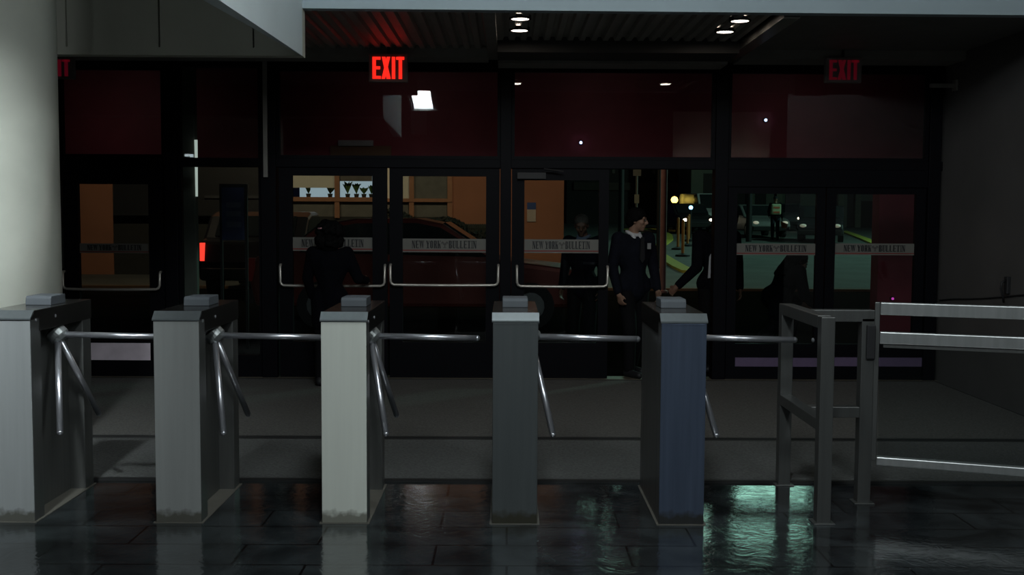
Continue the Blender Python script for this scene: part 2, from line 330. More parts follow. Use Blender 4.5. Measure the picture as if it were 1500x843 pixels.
# ------------------------------------------------------------------ lettering
def glyph(ch, w):
    """serifed condensed capitals: list of polygons in a w x 1 cell"""
    t, h, s = .38*w, .09, .06*w
    def R(x0, y0, x1, y1): return [(x0, y0), (x1, y0), (x1, y1), (x0, y1)]
    def S(x0, x1): return [R(x0 - s, 0, x1 + s, h), R(x0 - s, 1 - h, x1 + s, 1)]
    V = R(s, 0, s + t, 1); P = []
    if ch == 'N': P = [R(s, 0, s + t*.4, 1), R(w - s - t*.4, 0, w - s, 1), [(s, 1), (s + t, 1), (w - s, 0), (w - s - t*.9, 0)]] + S(s, s + t*.4) + [R(w - s - t*.7, 1 - h, w, 1)]
    elif ch == 'E': P = [V, R(s, 0, w - s, h), R(s, 1 - h, w - s, 1), R(s, .47, w*.78, .54), R(w - s*2.2, 0, w - s, .24), R(w - s*2.2, .76, w - s, 1), R(w*.72, .38, w*.8, .63)]
    elif ch == 'L': P = [V, R(s, 0, w - s, h), R(w - s*2.2, 0, w - s, .3)] + [R(0, 1 - h, s*2 + t, 1)]
    elif ch == 'T': P = [R(w/2 - t/2, 0, w/2 + t/2, 1), R(0, 1 - h, w, 1), R(0, .72, s, 1), R(w - s, .72, w, 1), R(w/2 - t, 0, w/2 + t, h)]
    elif ch == 'I': P = [R(w/2 - t*.6, 0, w/2 + t*.6, 1), R(0, 0, w, h), R(0, 1 - h, w, 1)]
    elif ch == 'Y': P = [R(w/2 - t/2, 0, w/2 + t/2, .5), [(0, 1), (t*1.1, 1), (w/2 + t/2, .45), (w/2 - t/2, .45)], [(w - t*.5, 1), (w, 1), (w/2 + t/2, .45), (w/2, .45)], R(w/2 - t, 0, w/2 + t, h)]
    elif ch == 'W': P = [[(0, 1), (t*.8, 1), (w*.36, 0), (w*.24, 0)], [(w*.40, 1), (w*.40 + t*.8, 1), (w*.80, 0), (w*.68, 0)], [(w*.45, 1), (w*.52, 1), (w*.34, 0), (w*.27, 0)], [(w - t*.3, 1), (w, 1), (w*.80, 0), (w*.72, 0)], R(-s, 1 - h, w*.3, 1), R(w*.85, 1 - h, w + s, 1)]
    elif ch == 'O': P = [R(s, .12, s + t, .88), R(w - s - t, .12, w - s, .88), [(s, .88), (s + t, .88), (w*.6, .93), (w*.7, 1), (w*.3, 1)], [(w - s - t, .88), (w - s, .88), (w*.7, 1), (w*.4, .94)], [(s, .12), (s + t, .12), (w*.6, .07), (w*.7, 0), (w*.3, 0)], [(w - s - t, .12), (w - s, .12), (w*.7, 0), (w*.4, .06)]]
    elif ch == 'R': P = [V, R(s, 1 - h, w*.7, 1), R(s, .47, w*.7, .54), R(w - s - t, .58, w - s, .93), [(w*.6, 1), (w*.75, 1), (w - s, .93), (w - s - t, .93)], [(w*.6, .47), (w*.75, .47), (w - s, .58), (w - s - t, .58)], [(w*.45, .5), (w*.45 + t, .5), (w, 0), (w - t, 0)]] + [R(0, 0, s*2 + t, h)]
    elif ch == 'K': P = [V, [(w - s, 1), (w - s*2, 1), (s + t, .45), (s + t, .55)], [(s + t*1.0, .55), (s + t*1.9, .62), (w, 0), (w - t, 0)], R(w*.7, 1 - h, w, 1)] + S(s, s + t)
    elif ch == 'B': P = [V, R(s, 1 - h, w*.7, 1), R(s, .49, w*.75, .55), R(s, 0, w*.7, h), R(w - s - t, .60, w - s*1.5, .93), R(w - s - t, .08, w - s*.5, .46), [(w*.6, 1), (w*.7, 1), (w - s, .93), (w - s - t, .93)], [(w*.6, 0), (w*.7, 0), (w - s*.5, .08), (w - s - t, .08)], [(w*.6, .49), (w*.7, .52), (w - s, .60), (w - s - t, .60)], [(w*.6, .55), (w*.7, .52), (w - s*.5, .46), (w - s - t, .46)]]
    elif ch == 'U': P = [R(s, .12, s + t, 1), R(w - s - t*.5, .12, w - s, 1), [(s, .12), (s + t, .12), (w*.6, .07), (w*.65, 0), (w*.35, 0)], [(w - s - t*.5, .12), (w - s, .12), (w*.65, 0), (w*.45, .06)], R(0, 1 - h, s*2 + t, 1), R(w - s*2 - t*.7, 1 - h, w, 1)]
    return P
def text_mesh(words, x0, z0, width, height, y0, y1):
    """words laid out left to right to fill width; '*' leaves room for the emblem; returns mesh and emblem span"""
    cw = {'I': .5, 'W': 1.35, ' ': .45, '*': 2.0}; tot = sum(cw.get(c, 1) for c in words); u = width / tot
    mb = MB(); x = x0; em = None
    for c in words:
        wd = cw.get(c, 1) * u
        if c == '*': em = (x, x + wd)
        elif c != ' ':
            for k, p in enumerate(glyph(c, .9)):
                mb.prism([(x + q[0]/.9 * wd * .9, z0 + q[1] * height) for q in p], 'y', y0 - k*.00006, y1)
        x += wd
    return mb, em
def emblem(xa, xb, z0, h, y0, y1):
    mb = MB(); w_ = xb - xa; c = (xa + xb)/2
    for sgn in (-1, 1):
        pts = [(.03, .30), (.10, .72), (.28, .98), (.52, .88), (.58, .66), (.50, .50), (.44, .66), (.26, .76), (.36, .54), (.22, .58), (.28, .38), (.14, .48)]
        pts = [(c + sgn*p[0]*w_, z0 + p[1]*h) for p in pts]
        if sgn < 0: pts = pts[::-1]
        mb.prism(pts, 'y', y0, y1)
    mb.prism([(c - .07*w_, z0 + .1*h), (c + .05*w_, z0 + .0*h), (c + .12*w_, z0 + .3*h), (c + .05*w_, z0 + .75*h), (c - .06*w_, z0 + .7*h)], 'y', y0 - .0002, y1)
    mb.prism([(c - .28*w_, z0 + .02*h), (c + .28*w_, z0 + .02*h), (c + .18*w_, z0 + .14*h), (c - .18*w_, z0 + .14*h)], 'y', y0 - .0003, y1)
    return mb
M_STRIP = mat('pale_vinyl_strip', (.155, .152, .135), .6, 0, .05)
M_INK = mat('black_ink', (.008, .008, .010), .6)
M_REDLINE = mat('red_ink', (.20, .022, .018), .6)

# ------------------------------------------------------------------ doors
M_KICK = mat('pale_kick_plate', (.80, .70, .79), .5, .0)
M_KICKP = mat('purple_grey_kick_plate', (.13, .09, .17), .5, .0)
M_BARW = mat('satin_push_bar', (.60, .57, .52), .35, .6)
def door(n, p0, p1, pane, strip, bar, top, label, kick=None, text=True, kmat=None, closer=False):
    x0, x1 = hx(p0) + .006, hx(p1) - .006; ztop = hz(top); cx = (x0 + x1)/2; hw = (x1 - x0)/2
    t = thing('door_%d' % n, (cx, D, .012), label, 'door', kind='structure')
    zoff = .012
    a, b = hx(pane[0], 320) - cx, hx(pane[1], 320) - cx; c, d = hz(pane[2]) - zoff, .34
    zt_ = ztop - zoff
    f = MB().box((-hw, -.028, 0), (a, .028, zt_)).box((b, -.028, 0), (hw, .028, zt_)).box((a, -.028, c), (b, .028, zt_)).box((a, -.028, 0), (b, .028, d))
    f.build('leaf_frame', M_FRAME, t)
    MB().box((a - .008, -.004, d - .008), (b + .008, .004, c + .008)).build('pane', M_GLASS, t)
    if strip:
        s0, s1 = hx(strip[0], 360) - cx, hx(strip[1], 360) - cx; sa, sb = hz(strip[3], (strip[0]+strip[1])/2) - zoff, hz(strip[2], (strip[0]+strip[1])/2) - zoff
        s0 = max(s0, a); s1 = min(s1, b); h = sb - sa
        st = MB().box((s0, -.0065, sa), (s1, -.004, sb)).build('name_strip', M_STRIP, t, label='pale name strip with black serif lettering')
        wd = (s1 - s0) * .78; xa = (s0 + s1)/2 - wd/2
        mb, em = text_mesh('NEW YORK*BULLETIN', xa, sa + h*.30, wd, h*.56, -.0085, -.0065)
        mb.build('lettering', M_INK, st)
        emblem(em[0] + .005, em[1] - .008, sa + h*.32, h*.5, -.0085, -.0065).build('emblem', mat('grey_ink', (.07, .065, .06), .6), st)
        MB().box((s0, -.0075, sa + h*.10), (s1, -.0062, sa + h*.19)).build('stripe', M_REDLINE, st, label='thin red line along the strip')
    if bar:
        b0, b1 = hx(bar[0], 400) - cx, hx(bar[1], 400) - cx; bz1, bz0 = hz(bar[2], (bar[0]+bar[1])/2) - zoff, hz(bar[3], (bar[0]+bar[1])/2) - zoff
        y = -.085; r = .013
        pts = [(b0, -.028, bz1), (b0, y + .02, bz1), (b0, y, bz1 - .02), (b0 + .002, y, bz0 + .035), (b0 + .012, y, bz0 + .012), (b0 + .035, y, bz0)]
        for k in range(1, 6): pts.append((b0 + (b1 - b0)*k/6, y, bz0 - .004*math.sin(PI*k/6)))
        pts += [(b1 - .035, y, bz0), (b1 - .012, y, bz0 + .012), (b1 - .002, y, bz0 + .035), (b1, y, bz1 - .02), (b1, y + .02, bz1), (b1, -.028, bz1)]
        pb_ = MB().tube(pts, r, 10).build('push_bar', M_BARW, t, smooth=True, label='pale U-shaped push bar')
        MB().box((b0 - .025, -.034, bz1 - .03), (b0 + .025, -.028, bz1 + .03)).box((b1 - .025, -.034, bz1 - .03), (b1 + .025, -.028, bz1 + .03)).build('bracket', M_FRAME, pb_)
    if kick:
        MB().box((hx(kick[0], 520) - cx, -.032, hz(kick[3]) - zoff), (hx(kick[1], 520) - cx, -.028, hz(kick[2]) - zoff)).build('kick_plate', kmat or M_KICK, t)
    if closer:
        MB().box((-hw + .05, -.09, zt_ - .10), (-hw + .32, -.028, zt_ - .04)).tube([(-hw + .30, -.06, zt_ - .03), (-hw + .48, -.14, zt_ - .03), (-hw + .30, -.10, zt_ - .005)], .008, 6).build('door_closer', M_BLACK, t, bevel=.006)
    return t
door(1, 92, 243, (116, 219, 273), (117, 219, 357, 371), (97, 238, 398, 423), 268, 'black framed glass door beside the pale column, first from the left', kick=(122, 222, 505, 530))
door(2, 408, 568, (429, 546, 259), (429, 546, 348, 368), (413, 565, 388, 418), 247, 'black framed glass door being pushed by the person in black')
door(3, 570, 733, (590, 712, 259), (590, 712, 350, 370), (573, 730, 388, 417), 247, 'black framed glass door with a red car behind it', closer=False)
door(4, 749, 893, (768, 877, 264), (768, 877, 351, 371), (757, 889, 390, 419), 247, 'black framed glass door with a door closer, left of the open doorway', closer=True)
door(5, 1066, 1210, (1079, 1195, 282), (1079, 1195, 357, 374), None, 272, 'black framed glass door just right of the open doorway', kick=(1076, 1200, 522, 535), kmat=M_KICKP)
door(6, 1210, 1357, (1223, 1340, 282), (1223, 1340, 357, 374), None, 272, 'black framed glass door nearest the right wall', kick=(1216, 1350, 521, 534), kmat=M_KICKP)
# the open leaf, swung outwards against the street
struct('trim_15', MB().box((FX0, D - .08, 0), (RW, D + .12, .012)), mat('brass_threshold', (.24, .21, .16), .4, .7), 'worn metal threshold under the entrance doors', 'threshold')

# ------------------------------------------------------------------ exit signs
M_EXITBODY = mat('exit_sign_housing', (.20, .17, .165), .5)
def exit_sign(px0, px1, py0, py1, y, label, strength, rz=0, louvre=False):
    a, b = W(px0, py1, y), W(px1, py0, y); cx = (a.x + b.x)/2; w_ = b.x - a.x; h = b.z - a.z
    t = thing('exit_sign', (cx, y, a.z), label, 'exit sign', 'exit signs', rz=rz)
    MB().box((-w_/2, 0, 0), (w_/2, .06, h)).build('housing', M_EXITBODY, t, bevel=.004)
    e = mat('exit_red_%g' % strength, (.5, .02, .015), .5, 0, .02, emit=strength, ecol=(1, .022, .012) if strength > .5 else (1, .02, .10))
    lw, lh = w_*.80, h*.78; x0, z0 = -lw/2, h*.11; mb = MB(); y0, y1 = -.006, .001
    def R(x0_, z0_, x1_, z1_): mb.box((x0 + x0_*lw, y0, z0 + z0_*lh), (x0 + x1_*lw, y1, z0 + z1_*lh))
    R(0, 0, .11, 1); R(.11, 0, .27, .13); R(.11, .87, .26, 1); R(.11, .43, .25, .57)
    for q in ([(.29, 0), (.40, 0), (.57, 1), (.46, 1)], [(.45, 0), (.585, 0), (.42, 1), (.30, 1)]):
        mb.prism([(x0 + u*lw, z0 + v*lh) for u, v in q], 'y', y0 - (.0005 if q[0][0] > .4 else 0), y1)
    R(.62, 0, .73, 1); R(.84, 0, .95, 1); R(.76, .87, 1.02, 1)
    mb.build('lettering', e, t, label='glowing red EXIT letters')
    MB().frustum((0, .03, h), (0, .03, CEIL_Z - a.z + .02), .012, .012, 10).build('stem', M_BLACK, t)
    return t
exit_sign(540, 597, 79, 120, 9.85, 'bright glowing red exit sign hanging in front of the glass above the second door', 1.1)
exit_sign(1209, 1263, 84, 121, 9.85, 'dim red exit sign hanging above the last two doors', .028)
exit_sign(52, 107, 84, 115, 9.85, 'dim red exit sign partly hidden by the column', .035)

# ------------------------------------------------------------------ downlights
for i, (px, py) in enumerate(((762, 27), (761, 44), (1084, 30), (1062, 46))):
    d = ray(px, py); tt = (CEIL_Z - .004 - CAM_Z)/d.z; x, y = d.x*tt, d.y*tt
    t = thing('downlight', (x, y, CEIL_Z), ['round ceiling downlight by the narrow beam, nearer of that pair', 'round ceiling downlight by the narrow beam, farther of that pair',
              'round ceiling downlight by the glossy beam, nearer of that pair', 'round ceiling downlight by the glossy beam, farther of that pair'][i], 'downlight', 'ceiling downlights')
    MB().lathe((0, 0, -.012), [(.068, 0), (.082, 0), (.085, .006), (.082, .03), (.068, .03), (.068, 0)], 28, caps=False).build('trim_ring', M_BLACK, t)
    MB().lathe((0, 0, -.008), [(.067, 0), (.067, .006)], 28).build('lens', M_BULBW, t)
    l = area_light('lamp', (0, 0, 0), (0, 0, -1), .11, .11, 1.1, (1, .86, .72), 'DISK'); l.parent = t; l.location = (0, 0, -.02)

# ------------------------------------------------------------------ floor mats
M_MAT = mat('grey_carpet', (.085, .088, .086), .95, 0, .30, 60, .5)
M_MATB = mat('dark_carpet', (.090, .088, .082), .95, 0, .30, 60, .5)
for nm, y0, y1, m, lb in (('floor_mat', W(744, 705, 1).y and G(744, 705).y if False else 6.33, 7.52, M_MAT, 'grey entrance mat nearest the turnstiles'), ('floor_mat', 7.56, 10.28, M_MATB, 'long grey entrance mat in front of the doors')):
    x0, x1 = -4.6, RW - .03
    t = thing(nm, ((x0 + x1)/2, (y0 + y1)/2, 0), lb, 'mat', 'entrance mats')
    hx_, hy_ = (x1 - x0)/2, (y1 - y0)/2
    MB().box((-hx_ + .02, -hy_ + .03, 0), (hx_ - .02, hy_ - .03, .012)).build('pile', m, t)
    MB().box((-hx_, -hy_, 0), (hx_, -hy_ + .03, .014)).box((-hx_, hy_ - .03, 0), (hx_, hy_, .014)).build('border', M_RUBBER, t)

# ------------------------------------------------------------------ turnstiles
TY = 5.46
def turnstile(px_c, face, label):
    cx = W(px_c, 620, TY).x; z = 0
    t = thing('turnstile', (cx, TY, 0), label, 'turnstile', 'turnstiles')
    hw = .1145; Lg = .79
    MB().box((-hw, .003, .0), (hw, .12, 1.03)).box((-hw, .67, 0), (hw, Lg, .99)).box((-hw, .12, .0), (.03, .67, .975)).build('cabinet', M_STEEL_DARK, t, bevel=.004)
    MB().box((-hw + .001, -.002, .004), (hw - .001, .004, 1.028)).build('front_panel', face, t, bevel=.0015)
    MB().box((-hw - .012, -.010, 0), (hw + .012, Lg + .010, .004)).build('base_plate', mat('grimy_base', (.10, .095, .08), .7), t)
    cap = MB().prism([(.035, 1.075), (Lg + .006, 1.075), (Lg + .006, .965), (.10, .965), (.10, 1.03), (-.004, 1.034)], 'x', -hw - .003, hw + .003).build('cap', M_CAPDARK, t, bevel=.003)
    MB().prism([(-.008, 1.032), (-.008, 1.040), (.033, 1.0775), (.040, 1.0765), (.03, 1.06)], 'x', -hw - .004, hw + .004).build('edge', M_CHAMFER, cap, label='bright bevelled front edge')
    for yy in (.30, .06): MB().ball((hw + .003, yy, 1.025), (.004, .009, .009), 10, 6).build('screw', M_CHROME, cap)
    r = MB().prism([(.36, 1.075), (.56, 1.075), (.555, 1.118), (.55, 1.124), (.375, 1.124), (.364, 1.112)], 'x', -.068, .068).build('card_reader', M_READER, t, bevel=.004)
    # rotor housing and tripod hub
    a = Vector((1, 0, -1)).normalized(); hc = Vector((.085, .40, .915))
    MB().frustum(hc - a*.10, hc - a*.033, .062, .058, 24).build('rotor_housing', M_STEEL_DARK, t, bevel=.004)
    hub = MB().frustum(hc - a*.026, hc + a*.02, .056, .054, 24).frustum(hc + a*.02, hc + a*.042, .054, .032, 24).build('hub', M_STEEL, t, bevel=.003)
    for dv, ln in ((Vector((1, -.01, -.018)), .575), (Vector((.2, -.48, -.86)), .56), (Vector((.2, .48, -.86)), .56)):
        dv.normalize(); MB().capsule(hc + dv*.03, hc + dv*ln, .0165, .0165, 16).build('arm', M_CHROME, hub, smooth=True)
    return t
def face_mat(name, c, metal=.6, rough=.42, dirt=True, streak=.12):
    m = mat(name, c, rough, metal, streak, 5, stretch=(7, 7, .3))
    nt = m.node_tree; b = nt.nodes['Principled BSDF']
    ramp = b.inputs['Base Color'].links[0].from_node
    tc = nt.nodes['Texture Coordinate']; sx = nt.nodes.new('ShaderNodeSeparateXYZ'); nt.links.new(tc.outputs['Object'], sx.inputs[0])
    nz = nt.nodes.new('ShaderNodeTexNoise'); nz.inputs['Scale'].default_value = 18; nt.links.new(tc.outputs['Object'], nz.inputs[0])
    ad = nt.nodes.new('ShaderNodeMath'); ad.operation = 'MULTIPLY_ADD'; ad.inputs[1].default_value = -.10; nt.links.new(nz.outputs[0], ad.inputs[0]); nt.links.new(sx.outputs[2], ad.inputs[2])
    mr = nt.nodes.new('ShaderNodeMapRange'); mr.inputs[1].default_value = -.01; mr.inputs[2].default_value = .02; mr.inputs[3].default_value = .75; mr.inputs[4].default_value = 0
    nt.links.new(ad.outputs[0], mr.inputs[0])
    mx = nt.nodes.new('ShaderNodeMix'); mx.data_type = 'RGBA'; nt.links.new(mr.outputs[0], mx.inputs[0]); nt.links.new(ramp.outputs[0], mx.inputs[6]); mx.inputs[7].default_value = (.045, .038, .016, 1)
    nt.links.new(mx.outputs[2], b.inputs['Base Color'])
    return m
turnstile(14.5, face_mat('steel_panel_a', (.36, .38, .385), .35, streak=.05), 'grey steel turnstile standing against the pale column')
turnstile(260, face_mat('steel_panel_b', (.36, .375, .37), .35, streak=.05), 'grey steel turnstile with a small scuff on its front, second from the column')
turnstile(504, face_mat('whitish_panel', (.66, .69, .63), .1, .5, streak=.03), 'turnstile with the bright whitish front panel')
turnstile(754.5, face_mat('dark_panel', (.105, .118, .122), .5, .4, streak=.06), 'dark grey turnstile seen straight on, right of the whitish one')
turnstile(1000, face_mat('blue_reflection_panel', (.10, .13, .195), .6, .35, streak=.12), 'dark steel turnstile with a painted blue reflection at the right end of the row')  # blue reflection on dark steel is painted into the base colour

# ------------------------------------------------------------------ barrier frame and gate
M_TUBE = steel('satin_tube_steel', (.135, .14, .137), .4, .7)
t = thing('barrier_frame', (1.62, 5.52, 0), 'steel tube barrier frame of three posts right of the turnstiles', 'barrier')
s = .035
def post(x, y, h): MB().box((x - s, y - s, 0), (x + s, y + s, h)).box((x - s - .02, y - s - .02, 0), (x + s + .02, y + s + .02, .006)).build('post', M_TUBE, t, bevel=.004)
post(0, 0, 1.062); post(0, .80, 1.062); post(.335, .40, 1.02)
MB().box((-s, s, 1.0), (s, .80 - s, 1.065)).build('rail', M_TUBE, t, bevel=.004)
MB().box((-s, s, .475), (s, .80 - s, .535)).build('rail', M_TUBE, t, bevel=.004)
MB().box((s, .40 - s, 1.0), (.335 + s, .40 + s, 1.065)).build('rail', M_TUBE, t, bevel=.004)
MB().box((s, .40 - s, .475), (.335 - s, .40 + s, .535)).build('rail', M_TUBE, t, bevel=.004)
MB().box((.335 - .012, .40 - s - .02, .80), (.335 + s, .40 - s, .985)).build('hinge', M_BLACK, t, bevel=.005)
MB().ball((-s - .004, .1, .93), (.008, .012, .012), 10, 6).build('bolt', M_CHROME, t)
M_RAIL = steel('bright_gate_steel', (.46, .48, .48), .32, .75)
g0 = W(1290, 443, 5.9); g1 = W(1500, 449, 5.66)
dirg = Vector((g1.x - g0.x, g1.y - g0.y, 0)); ang = math.atan2(dirg.y, dirg.x)
t = thing('gate', (g0.x, g0.y, 0), 'glass panelled steel gate swung towards the right edge', 'gate', rz=ang)
GL = 1.15; gt = g0.z
for za_, zb_, th in ((gt - .068, gt, .025), (gt - .225, gt - .160, .022), (.215, .262, .025)): MB().box((.0, -th, za_), (GL, th, zb_)).build('rail', M_RAIL, t, bevel=.005)
MB().box((.02, -.012, gt - .245), (GL, .012, gt - .229)).build('glazing_bead', M_TUBE, t)
MB().box((-.028, -.02, .24), (-.001, .02, gt)).build('stile', M_TUBE, t, bevel=.003)
MB().box((GL + .001, -.02, .215), (GL + .03, .02, gt)).build('stile', M_TUBE, t, bevel=.003)
MB().box((.004, -.004, .25), (GL, .004, gt - .22)).build('glass_panel', M_GATEGLASS, t)

# ------------------------------------------------------------------ things on the right wall
def wallpt(px, py):
    d = ray(px, py); k = (RW - .012)/d.x
    return Vector((RW - .012, d.y*k, CAM_Z + d.z*k))
pts = [wallpt(p, q) for p, q in ((1376, 440), (1395, 438), (1420, 438), (1445, 437), (1470, 435), (1500, 432), (1560, 430))]
tag(MB().tube(pts, .005, 8).build('cable', M_BLACK, smooth=True), 'thin black cable running along the charcoal wall', 'cable')
hk = wallpt(1476, 420)
t = thing('wall_hook', hk, 'small black hook with a hanging loop on the charcoal wall', 'hook')
MB().box((-.02, -.03, -.06), (.012, .03, .08)).build('plate', M_BLACK, t, bevel=.006)
MB().tube([(-.02, 0, .05), (-.05, 0, .03), (-.055, 0, -.02), (-.03, .01, -.09), (-.01, .04, -.13)], .01, 8).build('loop', M_BLACK, t, smooth=True)
bk = W(1370, 127, 10.2)
t = thing('wall_bracket', (RW, 10.1, bk.z), 'small pale metal bracket on the wall beside the entrance head', 'bracket')
MB().box((-.24, -.02, -.02), (.0, .02, .015)).build('bracket_arm', M_TRIM, t, bevel=.004)
MB().box((-.02, -.05, -.05), (.0, .05, .05)).build('wall_plate', M_TRIM, t, bevel=.003)

# ------------------------------------------------------------------ outside: street, portico
M_ASPH = mat('street_asphalt', (.115, .125, .115), .75, 0, .18, 1.2, .1)
gm = MB()
gm.add([(-60, D + .12, -.004), (60, D + .12, -.004), (60, 11, 0), (-60, 11, 0), (60, 90, ground_z(90)), (-60, 90, ground_z(90)), (-60, 90, -2), (60, 90, -2), (-60, D + .12, -2), (60, D + .12, -2)],
       [(0, 1, 2, 3), (3, 2, 4, 5), (5, 4, 7, 6), (8, 9, 1, 0), (6, 7, 9, 8), (0, 3, 5, 6, 8), (1, 9, 7, 4, 2)])
struct('ground_street', gm, M_ASPH, 'greenish lit asphalt street outside the doors', 'street')
pv = MB().add([(-30, D + .13, .0), (30, D + .13, .0), (30, 11, .004), (-30, 11, .004), (30, 20.4, ground_z(20.4) + .006), (-30, 20.4, ground_z(20.4) + .006), (-30, D + .13, -.3), (30, D + .13, -.3), (30, 20.4, -.3), (-30, 20.4, -.3)],
       [(0, 1, 2, 3), (3, 2, 4, 5), (5, 4, 8, 9), (6, 7, 1, 0), (9, 8, 7, 6), (0, 3, 5, 9, 6), (1, 7, 8, 4, 2)])
struct('ground_paving', pv, mat('shade_dark_paving', (.010, .009, .008), 1, 0, .2, 3, spec=0), 'paving between the doors and the street, darkened for the canopy shade', 'paving')  # canopy shade over the paving is put into its black colour
struct('ground_curb', MB().box((-30, 20.4, 0), (30, 20.62, ground_z(20.6) + .05)), mat('brown_curb', (.17, .10, .055), .8), 'brownish curb at the edge of the darkened paving', 'curb')
PY = 13.0; PZ = W(744, 240, PY).z
po = MB().box((-7, D + .15, 3.25), (7, PY + .25, 3.4)).box((-7, PY, PZ), (7, PY + .25, 3.25))
struct('wall_portico', po, M_RED, 'dark red portico fascia outside the doors', 'portico')
rx = W(1287, 350, PY).x
struct('wall_portico_end', MB().box((rx, PY, ground_z(PY) - .05), (7, PY + .25, PZ)), M_RED, 'dark red wing wall outside the last door', 'wall')
bb0, bb1 = W(484, 232, PY - .02), W(573, 214, PY - .02)
t = thing('sign_board', ((bb0.x + bb1.x)/2, PY, bb0.z), 'brown board with a pale card fixed to the red portico fascia', 'board')
MB().box((-(bb1.x - bb0.x)/2, -.03, 0), ((bb1.x - bb0.x)/2, 0, bb1.z - bb0.z)).build('board', mat('brown_board', (.30, .16, .09), .6), t)
c0, c1 = W(496, 214, PY - .02), W(547, 206, PY - .02)
MB().box((c0.x - (bb0.x + bb1.x)/2, -.05, c0.z - bb0.z), (c1.x - (bb0.x + bb1.x)/2, 0, c1.z - bb0.z)).build('card', mat('pale_card', (.6, .6, .62), .6), t)
for px, py, c, lb in ((851, 209, (.55, .6, 1), 'tiny bluish glowing dot on the red portico above the fourth door'), (1122, 176, (.5, .65, 1), 'tiny bluish glowing dot on the red portico above the fifth door'), (1308, 438, (1, .1, .75), 'tiny magenta glowing dot on the red wing wall')):
    p = W(px, py, PY - .03)
    t = thing('glow_dot', (p.x, PY, p.z), lb, 'lamp', 'small glowing dots on the red portico')  # small glowing dots set on the portico face
    MB().frustum((0, 0, 0), (0, -.02, 0), .03, .024, 12).build('dot_base', M_BLACK, t)
    MB().ball((0, -.025, 0), .016, 12, 8).build('dot_ball', mat('dot_glow_%d' % px, c, .5, 0, .01, emit=(8 if px != 1308 else .6), ecol=c), t, smooth=True)

for i, x in enumerate((-4.6, -1.1, 1.0, 3.3)):  # unseen lights added to brighten the red portico fascia
    t = thing('added_portico_light', (x, 11.3, 3.25), 'added unseen portico light above the ' + ('first door', 'third door', 'fourth door', 'last doors')[i] + ', outside the glass', 'light', 'added portico lights')
    MB().lathe((0, 0, -.05), [(.07, 0), (.09, 0), (.10, .05), (.07, .05), (.07, 0)], 20, caps=False).build('trim_ring', M_BLACK, t)
    l = area_light('lamp', (0, 0, 0), (0, 1, -1), .12, .12, .30, (1, .85, .8), 'DISK', spread=100); l.parent = t; l.location = (0, 0, -.06); l.rotation_euler = Vector((0, .95, -.5)).to_track_quat('-Z', 'Y').to_euler()
# across the street: terracotta building with a window band
BYB = 24.0
def bx(px, py=300): return W(px, py, BYB).x
def bz(py, px=600): return W(px, py, BYB).z
M_TERR = mat('terracotta_stucco', (.40, .175, .10), .8, 0, .14, .8)
M_TERRF = mat('terracotta_frame', (.40, .20, .11), .6, 0, .08)
t = thing('building', (bx(600), BYB, ground_z(BYB)), 'terracotta building with a lit window band across the street', 'building')
ox, oz = bx(600), ground_z(BYB)
def L(px0, py0, px1, py1, ya, yb, mb=None):
    mb = mb or MB(); return mb.box((bx(px0) - ox, ya, bz(py0) - oz), (bx(px1) - ox, yb, bz(py1) - oz))
wall = MB().box((bx(-150) - ox, 0, -.3), (bx(165) - ox, .3, 5)).box((bx(660) - ox, 0, -.3), (bx(826) - ox, 3, 5)).box((bx(165) - ox, 0, bz(240) - oz), (bx(660) - ox, .3, 5))
wall.build('wall', M_TERR, t)
lo = MB().box((bx(165) - ox, .02, -.3), (bx(660) - ox, .3, bz(318) - oz)).build('plinth', mat('dark_plinth', (.03, .032, .03), .8), t)
win = MB()
for p in (420, 494, 603, 659): L(p - 3.5, 320, p + 3.5, 240, -.04, .08, win)
L(417, 296, 662, 291, -.06, .08, win)
win.build('window_frame', M_TERRF, t)
L(420, 319, 662, 296, .04, .06).build('spandrel_panel', mat('grey_spandrel', (.17, .17, .15), .5), t)
L(420, 276, 491, 240, .02, .03).build('blind', mat('cream_blind', (.55, .50, .36), .8, 0, .05, 3, emit=.045, ecol=(.9, .85, .6)), t)
L(497, 266, 545, 240, .02, .03).build('blind', mat('grey_blind', (.16, .15, .13), .8), t)
L(548, 293, 600, 240, .02, .03).build('blind', MATS['cream_blind'], t)
L(606, 293, 658, 240, .02, .03).build('blind', mat('grey_green_blind', (.16, .165, .15), .8), t)
L(165, 330, 417, 240, .02, .04).build('dark_cladding', mat('dark_cladding', (.022, .024, .028), .5), t)
L(300, 292, 416, 288, -.03, .02).build('cladding_rail', mat('grey_rail', (.06, .065, .07), .5), t)
# lit room behind the window
rm = MB(); L(420, 300, 600, 240, 1.5, 1.52, rm)
rm.build('lit_room_wall', mat('lit_room', (.75, .85, .9), .8, 0, .05, 2, emit=.42, ecol=(.72, .90, 1)), t)
